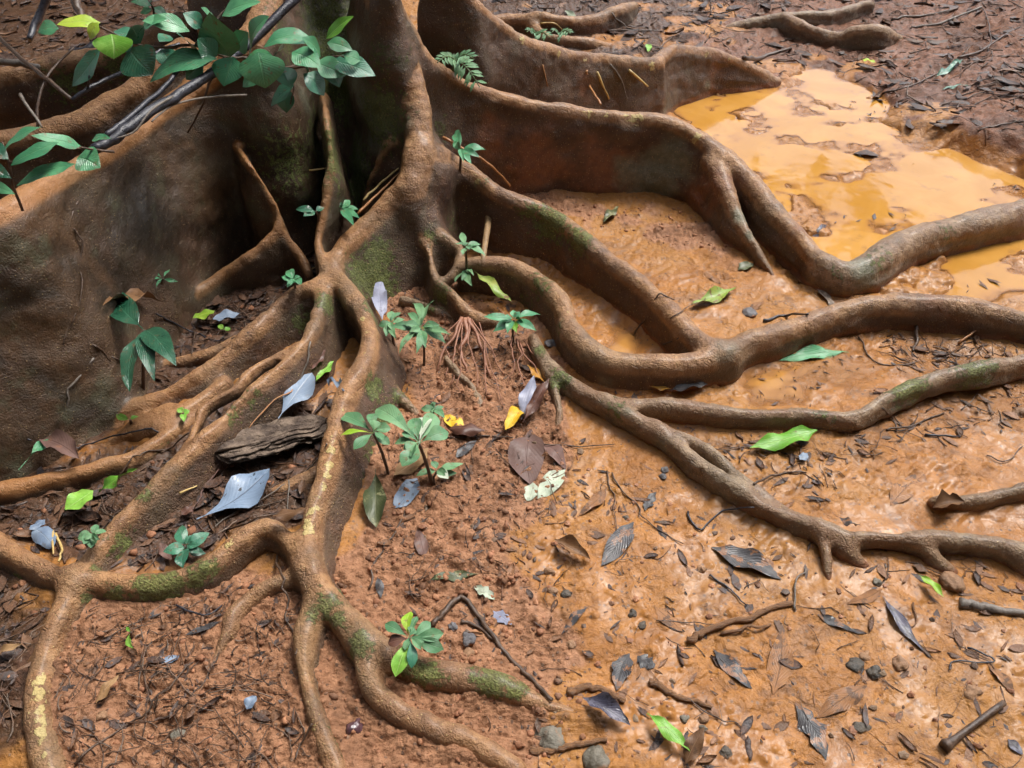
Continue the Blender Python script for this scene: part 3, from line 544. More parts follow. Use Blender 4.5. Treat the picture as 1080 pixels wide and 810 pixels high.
def bil(A, x, y):
    x = np.asarray(x, float); y = np.asarray(y, float)
    i = np.clip(np.searchsorted(axx, x)-1, 0, len(axx)-2); j = np.clip(np.searchsorted(axy, y)-1, 0, len(axy)-2)
    u = np.clip((x-axx[i])/(axx[i+1]-axx[i]), 0, 1); v = np.clip((y-axy[j])/(axy[j+1]-axy[j]), 0, 1)
    return A[i,j]*(1-u)*(1-v)+A[i+1,j]*u*(1-v)+A[i,j+1]*(1-u)*v+A[i+1,j+1]*u*v
def gh(x, y): return bil(ZZ, x, y)
def hit(px, py): return march(px, py, gh)
M_GROUND = mat_ground(); M_TREE = mat_tree(); M_WATER = mat_water(); M_PUD = mat_water('puddle_water', (.42,.24,.10), (.50,.30,.14))
NI, NJ = XX.shape
idx = np.arange(NI*NJ).reshape(NI, NJ)
GF = np.stack([idx[:-1,:-1].ravel(), idx[1:,:-1].ravel(), idx[1:,1:].ravel(), idx[:-1,1:].ravel()], 1)
wet = np.clip(1-.85*MSK[0]-.35*MSK[1]-.5*MSK[2], 0, 1)
def big_mesh(name, V, F, mat):
    me = bpy.data.meshes.new(name); me.vertices.add(len(V)); me.vertices.foreach_set('co', np.asarray(V, np.float32).ravel())
    me.loops.add(F.size); me.loops.foreach_set('vertex_index', F.astype(np.int32).ravel())
    me.polygons.add(len(F)); me.polygons.foreach_set('loop_start', np.arange(0, F.size, F.shape[1], dtype=np.int32)); me.polygons.foreach_set('use_smooth', np.ones(len(F), bool))
    me.materials.append(mat); me.update(calc_edges=True); return me
me = big_mesh('ground', np.stack([XX.ravel(), YY.ravel(), ZZ.ravel()], 1), GF, M_GROUND)
a = me.attributes.new('zones', 'FLOAT_COLOR', 'POINT'); a.data.foreach_set('color', np.stack([MSK[0].ravel(), MSK[1].ravel(), MSK[2].ravel(), np.ones(NI*NJ)], 1).astype(np.float32).ravel())
a = me.attributes.new('wet', 'FLOAT', 'POINT'); a.data.foreach_set('value', wet.ravel().astype(np.float32))
tag(link(bpy.data.objects.new('ground', me)), kind='structure')
def sheet(name, P, z, mat, grow):
    Q = np.array(P); lo, hi = Q.min(0)-grow-.02, np.minimum(Q.max(0), [3.4,6])+grow; st = .012
    xs = np.arange(lo[0], hi[0], st); ys = np.arange(lo[1], hi[1], st); X, Y = np.meshgrid(xs, ys, indexing='ij'); D = z-gh(X, Y)
    ok = (poly_sd(X, Y, P) < grow) & (D > -.012); nX, nY = X.shape; I = np.arange(nX*nY).reshape(nX, nY)
    F = np.stack([I[:-1,:-1].ravel(), I[1:,:-1].ravel(), I[1:,1:].ravel(), I[:-1,1:].ravel()], 1); F = F[ok.ravel()[F].all(1)]
    ids, inv = np.unique(F, return_inverse=True); F = inv.reshape(-1,4); V = np.stack([X.ravel()[ids], Y.ravel()[ids], np.full(len(ids), z)], 1)
    me = big_mesh(name, V, F, mat); at = me.attributes.new('depth', 'FLOAT', 'POINT'); at.data.foreach_set('value', D.ravel()[ids].astype(np.float32))
    return tag(link(bpy.data.objects.new(name, me)), kind='structure')
sheet('pool_water', POOL, WL, M_WATER, .10)
for i, P in enumerate(PUD): sheet('puddle_water', P, WL+.001, M_PUD if i == 1 else M_WATER, .06)
# ------------------------------------------------------------------ bark masks, then one mesh per root
def blobs(L, base=None):
    m = np.zeros(len(TP)) if base is None else base
    for (px, py, r, v) in L:
        p = hit(px, py); R = r*mpp(p); m = np.maximum(m, v*np.exp(-((TP-p)**2).sum(1)/(R*R)))
    return m
moss = blobs([(385,290,28,1),(400,270,22,.9),(410,440,22,.9),(402,480,22,.9),(395,410,18,.9),(160,622,26,.9),(205,612,16,.9),(120,627,16,.8),(130,575,22,.7),(105,600,12,.9),(375,180,50,.9),(400,120,40,.9),(360,90,50,.8),(340,50,50,.7),(330,140,40,.6),
 (345,320,16,.9),(320,338,18,.8),(345,640,16,.9),(360,628,12,.9),(330,650,10,.9),(380,680,18,.9),(370,705,14,.8),(450,712,20,.9),(520,718,26,1),(545,728,14,.9),(350,700,16,.6),(360,780,16,.8),(580,235,28,.9),(610,255,20,.9),(560,225,18,.7),(455,250,12,.6),(465,310,16,.9),(450,330,14,.9),
 (400,300,24,1),(395,330,18,.9),(412,455,22,.9),(395,510,18,.7),(420,420,14,.8),(345,20,50,.7),(300,40,40,.6),(350,160,50,.7),(310,170,50,.6),(400,60,24,.6),(560,720,24,.9),(430,704,18,.8),(175,620,24,1),(220,602,18,.8),(355,655,14,.8),(372,690,12,.8),(362,760,18,.8),(350,720,14,.7),(590,400,16,.8),(570,370,10,.9),(650,432,20,.5),(960,408,30,.9),(1030,392,30,.8),(870,438,20,.4),(570,300,22,.6),(555,320,20,.5),(590,350,16,.5),(70,90,25,.7),(125,70,20,.8),(60,560,14,.6),(20,610,14,.8),(90,630,10,.8),(150,520,16,.6),(250,440,16,.6),(270,420,14,.6),(510,190,14,.4),(880,290,12,.5),(930,275,25,.5),(1000,250,25,.4),(430,60,20,.3),(465,140,20,.5),(480,235,20,.5),(180,480,14,.6),(345,450,10,.4),(390,510,14,.6)])
lich = blobs([(690,185,40,1),(665,180,26,.8),(715,170,34,.9),(700,200,22,.7),(700,150,14,.6),(780,228,16,.8),(790,248,10,.7),(745,90,8,.5),(590,400,14,.6),(590,350,14,.5),(910,290,26,.8),(890,295,18,.6),(960,265,24,.5),(390,175,30,.5),(405,130,30,.5),(375,60,40,1),(350,30,50,.9),(320,100,40,.5),(385,110,30,.9),(395,150,24,.8),(300,60,40,.4),(430,130,14,.5),(425,70,14,.4),(450,225,16,.5),(455,235,10,.5),(500,195,12,.4),(340,320,16,.4),(760,375,26,.4),(640,405,22,.4),(700,470,20,.5),(760,505,20,.4),(660,435,14,.5)])
flake = blobs([(41,705,7,.8),(40,720,8,1.1),(40,728,8,1.1),(40,750,8,1.1),(42,770,8,1.0),(46,795,8,.9),(50,805,6,.7),(349,475,7,1.1),(352,462,6,.9),(347,490,6,1.0),(345,500,6,1.0),(337,522,6,.9),(333,535,6,1.0),(326,560,7,1.0),(360,432,5,.7),(368,415,4,.6),(384,372,4,.6),(387,350,5,.8),(347,505,6,.8),(342,515,5,.8),(324,556,8,1.1),(325,540,6,.9),(328,530,5,.7),(42,735,9,1.0),(44,760,9,1.0),(42,715,8,.9),(44,780,9,.8),(347,485,6,.9),(345,495,5,.9),(342,510,5,.7),(325,550,7,1.0),(323,562,5,.9),(332,767,7,.8),(327,745,5,.6),(383,335,5,.8),(385,345,4,.8),(385,312,4,.6),(240,575,7,.8),(233,583,5,.7),(222,597,4,.7),(500,183,4,.8),(503,192,5,.9),(620,120,8,.8),(640,122,6,.7),(668,125,10,.8),(676,125,6,.9),(735,145,7,.9),(738,148,5,.8),(688,70,7,.9),(685,66,5,.8),(550,42,6,.8),(590,57,5,.8),(617,62,5,.7),(673,297,5,.8),(688,305,5,.6),(585,310,4,.7),(570,290,4,.6),(470,155,4,.5),(745,57,5,.8),(770,62,5,.7),(600,330,5,.5),(340,760,5,.6),(315,700,4,.4),(335,590,5,.5)])
dark = blobs([(300,200,40,1),(285,180,40,1),(335,180,40,1),(350,230,40,.8),(300,270,30,.7),(270,230,40,1),(200,330,50,.6),(330,100,60,.7),(370,60,50,.5),(240,290,30,.7),(60,260,110,1),(30,340,110,1),(150,230,90,1),(60,420,100,1),(230,190,80,1),(290,150,70,1),(320,200,60,.9),(200,150,60,1),(20,470,90,1),(300,90,60,.8),(250,110,60,.9),(110,300,80,1),(20,210,60,.6),(10,480,60,1),(380,210,30,.5),(140,190,60,.9),(480,50,60,.5),(500,80,40,.5)])  # left walls and hollows: dark bark, with their shade painted into the colour
mud = .75*np.exp(-np.clip(TP[:,2]-.004,0,1)/.022)*sstep(-.5,.3,TP[:,0])+.35*np.exp(-np.clip(TP[:,2]-.004,0,1)/.03)*sstep(.3,-.5,TP[:,0])
mud = blobs([(560,170,60,.75),(640,190,70,.8),(600,150,60,.5),(740,210,60,.7),(520,150,50,.6),(100,720,40,.5),(150,650,40,.4),(700,400,60,.45),(620,395,40,.4),(830,240,40,.6),(550,240,40,.4),(620,285,30,.5),(900,355,60,.5),(1000,345,60,.5),(560,90,60,.4),(620,95,60,.5),(760,85,60,.5),(400,480,40,.3),(650,160,60,.5)], mud)
gv = np.zeros(256); 
for i, r in enumerate(ROOTS): gv[i] = r[3]
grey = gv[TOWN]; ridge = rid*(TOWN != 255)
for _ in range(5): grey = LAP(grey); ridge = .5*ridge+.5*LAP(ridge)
fo = TOWN[TF[:,0]].astype(int)
def tidy():
    # a stray patch of one root cut off by another goes to the root around it
    for oid in np.unique(fo):
        sel = np.nonzero(fo == oid)[0]; fs = TF[sel]; ids, inv = np.unique(fs, return_inverse=True); inv = inv.reshape(-1,4); lab = np.arange(len(ids))
        while True:
            m = lab[inv].min(1); new = lab.copy(); np.minimum.at(new, inv.ravel(), np.repeat(m, 4)); new = new[new]
            if (new == lab).all(): break
            lab = new
        fl = lab[inv[:,0]]; u, c = np.unique(fl, return_counts=True)
        if len(u) == 1: continue
        for comp in u[c < c.max()]:
            vs = np.zeros(len(TP), bool); vs[fs[fl == comp].ravel()] = True
            nb = np.nonzero(vs[TF].any(1) & (fo != oid))[0]
            if len(nb): fo[sel[fl == comp]] = np.bincount(fo[nb]).argmax()
tidy(); tidy()
tree_base = at_z(330, 180, .0); tree_base[1] = 2.6
TREE = empty('buttress_tree', (TRX, TRY, 0)); tag(TREE, 'large rainforest tree with tall buttresses and a web of winding brown surface roots', 'tree')
tops = {}
def part_mesh(name, oid, parent):
    fs = TF[fo == oid]
    if len(fs) == 0: return None
    # leave out what is deep underground
    keep = TP[fs][:,:,2].max(1) > -.07; fs = fs[keep]
    ids, inv = np.unique(fs, return_inverse=True); fs = inv.reshape(-1, 4); V = TP[ids]; N = TN[ids]
    org = np.array(parent.location) if parent is not None else np.array([V[:,0].mean(), V[:,1].mean(), 0])
    me = big_mesh(name, V-org, fs, M_TREE)
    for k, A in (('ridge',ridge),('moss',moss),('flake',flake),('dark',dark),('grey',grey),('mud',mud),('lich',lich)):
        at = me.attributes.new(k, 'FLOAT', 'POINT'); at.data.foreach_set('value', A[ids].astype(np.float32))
    me.normals_split_custom_set_from_vertices(N.tolist())
    o = bpy.data.objects.new(name, me)
    if parent is None: o.location = tuple(org)
    return link(o, parent)
SEP = {'@back_root': ('surface_root', 'knobbly brown root lying on leaf litter behind the tall thin buttress', 'root'),
       '@back_root_low': ('surface_root', 'short low root forking off behind the back buttress towards dark litter', 'root'),
       '@far_root': ('surface_root', 'thin grey root winding along the muddy bank above the pool', 'root'),
       '@far_stub': ('surface_root', 'humped grey brown root end rising from the far bank behind the pool', 'root'),
       '@edge_root': ('surface_root', 'dark wet root with a small prong entering at the right edge of the mud', 'root')}
WHICH = {}
for oid, r in enumerate(ROOTS):
    nm = r[0]
    if nm[0] == '@':
        o = part_mesh('surface_root', oid, None)
        if o: tag(o, SEP[nm][1], SEP[nm][2])
    else:
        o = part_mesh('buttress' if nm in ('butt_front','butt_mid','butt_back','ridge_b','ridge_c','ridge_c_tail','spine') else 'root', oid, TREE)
        if o and r[3] > .6: o['label'] = 'grey weathered root'
# trunk: the field's trunk plus its continuation upwards
fs = TF[fo == 255]; fs = fs[TP[fs][:,:,2].max(1) > -.07]; ids, inv = np.unique(fs, return_inverse=True); fs = inv.reshape(-1,4); V = TP[ids]; N = TN[ids]
th = np.linspace(0, 2*PI, 65)[:-1]; zz = np.linspace(1.10, 6.5, 60); R0 = [trunk_r(np.full(64, min(z_, 1.3)), th)*(1-.035*max(z_-1.1,0))-.004 for z_ in zz]
UV_ = np.array([(TRX+R0[i][k]*math.cos(th[k]), TRY+R0[i][k]*math.sin(th[k]), zz[i]) for i in range(60) for k in range(64)])
UF = np.array([(i*64+k, i*64+(k+1)%64, (i+1)*64+(k+1)%64, (i+1)*64+k) for i in range(59) for k in range(64)])
UV_[:,:2] += fbm(UV_[:,0]*6, UV_[:,1]*6, UV_[:,2]*4, 80, 3)[:,None]*.006
UN = np.array([(math.cos(th[k]), math.sin(th[k]), 0) for i in range(60) for k in range(64)])
VV = np.vstack([V, UV_]); FF = np.vstack([fs, UF+len(V)]); NN = np.vstack([N, UN])
me = big_mesh('trunk', VV-np.array([TRX,TRY,0]), FF, M_TREE)
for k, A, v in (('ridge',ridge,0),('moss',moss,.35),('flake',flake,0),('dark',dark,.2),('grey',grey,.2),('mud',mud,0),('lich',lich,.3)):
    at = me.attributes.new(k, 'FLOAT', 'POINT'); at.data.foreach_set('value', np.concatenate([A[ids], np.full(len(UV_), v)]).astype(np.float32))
me.normals_split_custom_set_from_vertices(NN.tolist()); link(bpy.data.objects.new('trunk', me), TREE)
# ------------------------------------------------------------------ leaves, plants, twigs, stones
G = np.array
MAT = {
 'green': mat_leaf('leaf_green', (.055,.22,.10), (.105,.33,.15), (.12,.30,.13), .3, .5, coat=.6),
 'deep': mat_leaf('leaf_deep_green', (.012,.07,.036), (.028,.115,.06), (.06,.18,.1), .28, .6, coat=.6),
 'dark': mat_leaf('leaf_dark_green', (.032,.15,.085), (.065,.22,.125), (.07,.22,.12), .28, .55, coat=.7),
 'mid': mat_leaf('leaf_seedling_green', (.085,.21,.095), (.16,.31,.145), (.20,.34,.18), .38, .45, coat=.25),
 'fresh': mat_leaf('leaf_fresh_green', (.13,.33,.035), (.24,.46,.07), (.40,.60,.18), .3, .5),
 'yg': mat_leaf('leaf_yellow_green', (.24,.42,.03), (.40,.52,.05), (.5,.6,.15), .33, .5),
 'ygb': mat_leaf('leaf_yellow_green_browned', (.20,.30,.05), (.36,.38,.07), (.45,.42,.15), .36, .5, (.16,.08,.03), .9, .54),
 'yellow': mat_leaf('leaf_yellow', (.62,.36,.02), (.74,.46,.04), (.8,.6,.1), .35, .5, (.30,.13,.03), .5, .6),
 'orange': mat_leaf('leaf_orange', (.44,.2,.03), (.55,.28,.05), (.6,.35,.1), .4, .5, (.22,.10,.04), .7, .55),
 'silver': mat_leaf('leaf_pale_blue', (.25,.32,.42), (.36,.43,.52), (.48,.52,.57), .34, .5, (.25,.28,.32), .5, .58),  # pale underside, with bluish sky sheen put into the colour
 'blue': mat_leaf('leaf_blue_grey', (.12,.17,.25), (.20,.27,.37), (.05,.06,.08), .3, .55, (.015,.013,.012), 1.0, .63),
 'blueplain': mat_leaf('leaf_slate_blue', (.13,.18,.26), (.22,.28,.36), (.3,.34,.4), .28, .55, (.10,.09,.08), .6, .58),
 'lilac': mat_leaf('leaf_lilac_grey', (.20,.21,.29), (.28,.29,.37), (.35,.35,.42), .32, .5, (.13,.11,.13), .6, .58),
 'palegreen': mat_leaf('leaf_pale_green', (.36,.42,.30), (.48,.52,.40), (.5,.52,.42), .4, .45, (.2,.2,.14), .7, .55),
 'brown': mat_leaf('leaf_brown', (.13,.065,.03), (.21,.11,.05), (.27,.16,.09), .38, .5, (.05,.03,.02), .6, .56),
 'redbrown': mat_leaf('leaf_red_brown', (.09,.04,.027), (.14,.062,.042), (.2,.1,.07), .3, .5),
 'tan': mat_leaf('leaf_tan', (.30,.17,.075), (.40,.25,.12), (.45,.3,.18), .5, .4, (.14,.08,.04), .6, .56),
 'purple': mat_leaf('leaf_purple_brown', (.13,.075,.06), (.185,.105,.085), (.11,.06,.05), .42, .45, (.24,.11,.06), .5, .6),
 'black': mat_leaf('leaf_wet_black', (.022,.02,.02), (.05,.045,.045), (.10,.09,.09), .28, .6, (.22,.10,.045), .8, .62, coat=.8),
 'dkgrey': mat_leaf('leaf_dark_grey', (.04,.037,.038), (.075,.068,.068), (.03,.03,.03), .36, .5, (.27,.12,.05), .9, .52, coat=.9),
 'slick': mat_leaf('leaf_slick_purple', (.09,.085,.12), (.16,.15,.20), (.05,.05,.07), .24, .6, (.05,.04,.045), .9, .52, coat=.9),
 'mudleaf': mat_leaf('leaf_muddy', (.25,.115,.046), (.34,.16,.064), (.07,.04,.025), .5, .3, (.11,.06,.035), .9, .53, coat=.8),
 'mottled': mat_leaf('leaf_mottled', (.05,.065,.025), (.10,.11,.05), (.15,.15,.08), .3, .5, (.26,.25,.13), .9, .56),
 'stem': mat_simple('stem_brown', (.06,.035,.022), (.11,.06,.035), 60, .5),
 'gstem': mat_simple('stem_green', (.06,.11,.03), (.11,.16,.05), 60, .5),
 'black_bark': mat_simple('wet_black_bark', (.014,.014,.019), (.042,.042,.055), 90, .33, .6, .6, dist=.003),
 'twig': mat_simple('twig_brown', (.05,.03,.02), (.11,.065,.04), 80, .42, .6, .5, dist=.003),
 'twig_grey': mat_simple('twig_grey', (.13,.105,.085), (.22,.19,.16), 80, .5, .6, .4, dist=.003),
 'straw': mat_simple('straw_yellow', (.48,.32,.10), (.62,.46,.2), 60, .4, .3),
 'straw_red': mat_simple('straw_orange', (.32,.13,.045), (.42,.2,.07), 60, .4, .3),
 'rootlet': mat_simple('rootlet_red', (.22,.085,.045), (.33,.15,.085), 90, .5, .5, dist=.003),
 'rot': mat_simple('rotten_wood', (.07,.048,.036), (.23,.17,.125), 26, .7, 1.0, .25, None, .014),
 'stone_grey': mat_simple('stone_grey', (.15,.13,.10), (.24,.22,.18), 25, .42, .6),
 'stone_dark': mat_simple('stone_dark', (.055,.048,.04), (.13,.10,.075), 30, .38, .6, .5),
 'stone_brown': mat_simple('stone_brown', (.22,.13,.075), (.33,.19,.11), 30, .35, .6),
 'stone_blue': mat_simple('stone_slate', (.12,.125,.14), (.2,.2,.22), 30, .3, .5),
 'bark_pale': mat_simple('bark_scrap_pale', (.10,.08,.065), (.36,.27,.2), 60, .45, .8),
 'mudwood': mat_simple('muddy_wood', (.17,.085,.042), (.28,.14,.06), 40, .35, .8, .5, (1,6,6)),
 'pod': mat_simple('seed_pod_purple', (.06,.03,.035), (.12,.06,.07), 30, .2, .4, .6),
}
def mat_stone(name, a, b, rough):
    s = NT(name); n = s.noise(30, 5, .65); n1 = s.noise(16, 4, .6, vec=s.obj()); c = s.mix(s.ramp(n, .33, .67), a, b)
    c = s.mix(s.ramp(n1, .5, .62), c, (.33,.155,.07)); return s.done(c, s.ramp(n, .3, .7, rough*.8, rough*1.3), s.bump(s.noise(70, 5, .7), .8, .008), .4)
for k_, a_, b_, r_ in (('stone_grey',(.13,.115,.085),(.24,.215,.17),.5),('stone_dark',(.05,.045,.038),(.12,.095,.07),.42),('stone_brown',(.22,.125,.07),(.34,.19,.10),.5),('stone_blue',(.11,.105,.11),(.19,.18,.18),.42)): MAT[k_] = mat_stone(k_+'_mud', a_, b_, r_)
def prof(shape, v):
    if shape == 'lance': return np.sin(PI*np.clip(v,0,1)**.85)**1.15
    if shape == 'obov': return np.sin(PI*np.clip(v,0,1)**1.5)**.85
    if shape == 'round': return np.sin(PI*np.clip(v,0,1)**.75)**.62
    return np.sin(PI*np.clip(v,0,1)**.72)**.85
def leaf_geo(base, tip, wid, up=(0,0,1), fold=.18, arch=.08, shape='ovate', wav=.03, seed=0, twist=0, stalk=.10, curl=0.0, n=11, lob=0.0):
    r = np.random.default_rng(seed); base = G(base, float); tip = G(tip, float); a = tip-base; L = np.linalg.norm(a)+1e-6
    a0 = a/L; side = np.cross(a0, G(up, float)); ns = np.linalg.norm(side)
    side = side/ns if ns > 1e-4 else G([1.,0,0]); nr = np.cross(side, a0)
    if twist: side, nr = side*math.cos(twist)+nr*math.sin(twist), nr*math.cos(twist)-side*math.sin(twist)
    us = G([-1,-.72,-.38,0,.38,.72,1]); V = []; UV = []; F = []
    bend = r.normal(0, .035)*L; ph = r.random(4)*6.28
    for i in range(n):
        v = i/(n-1); t = (v-stalk)/(1-stalk); hw = max(prof(shape, t) if 0 < t < 1 else 0, .035 if t <= 0 else .012)*wid/2
        for u in us:
            e = hw*(1+lob*math.sin(v*19+ph[2]+(2 if u > 0 else 0))*(abs(u) > .5))
            p = base+a*v+side*(u*e+bend*math.sin(PI*v))+nr*(arch*L*4*v*(1-v)+fold*abs(u)*e+curl*u*u*e)
            p = p+nr*(wav*L*math.sin(v*11+ph[0 if u < 0 else 1])*u*u*min(1,hw/wid*2.5))
            V.append(p); UV.append((u*.5+.5, t if t > 0 else 0))
    m = len(us)
    for i in range(n-1):
        for k in range(m-1): F.append((i*m+k, i*m+k+1, (i+1)*m+k+1, (i+1)*m+k))
    return G(V), F, G(UV)
SEED = [1]
def nseed(): SEED[0] += 1; return SEED[0]
def gsm(x, y):
    """the ground a flat leaf rests on"""
    return float(max(gh(x, y), np.mean(gh(G([x-.015,x+.015,x,x]), G([y,y,y-.015,y+.015])))))
def fallen(b, t, w, mat, label, cat='leaf', group=None, shape='ovate', lift=.006, tiplift=0, name='fallen_leaf', fold=.12, arch=.03, wav=.05, curl=0.0, twist=0, lob=0.0, stalk=.08):
    P = hit(*b); Q = hit(*t); mid = (P+Q)/2
    wm = w*mpp(mid)*.92; sd = nseed(); rr_ = np.random.default_rng(sd+500); wav = wav*1.5; curl = curl+rr_.normal(0,.22); arch = arch+rr_.normal(0,.03)
    P = P+G([0,0,lift]); Q = Q+G([0,0,lift+tiplift])
    V, F, UV = leaf_geo(P, Q, wm, fold=fold, arch=arch, shape=shape, wav=wav, seed=sd, curl=curl, twist=twist, lob=lob, stalk=stalk)
    # settle onto what lies beneath
    if lift <= .013 and not tiplift:      # wet leaf stuck to the mud: follows the ground
        g = (gh(V[:,0], V[:,1])+gh(V[:,0]+.008, V[:,1])+gh(V[:,0]-.008, V[:,1])+gh(V[:,0], V[:,1]+.008)+gh(V[:,0], V[:,1]-.008))/5
        ln = P[2]+(Q[2]-P[2])*UV[:,1]; V[:,2] = g+.0015+(V[:,2]-ln)*.55+lift*.12
        V[:,2] = np.maximum(V[:,2], gh(V[:,0], V[:,1])-.0012)
    else:
        g = gh(V[:,0], V[:,1]); V[:,2] = np.maximum(V[:,2], g+.0025)
    o = mk(name, V, F, MAT[mat], uv=UV); tag(o, label, cat, group)
    return o
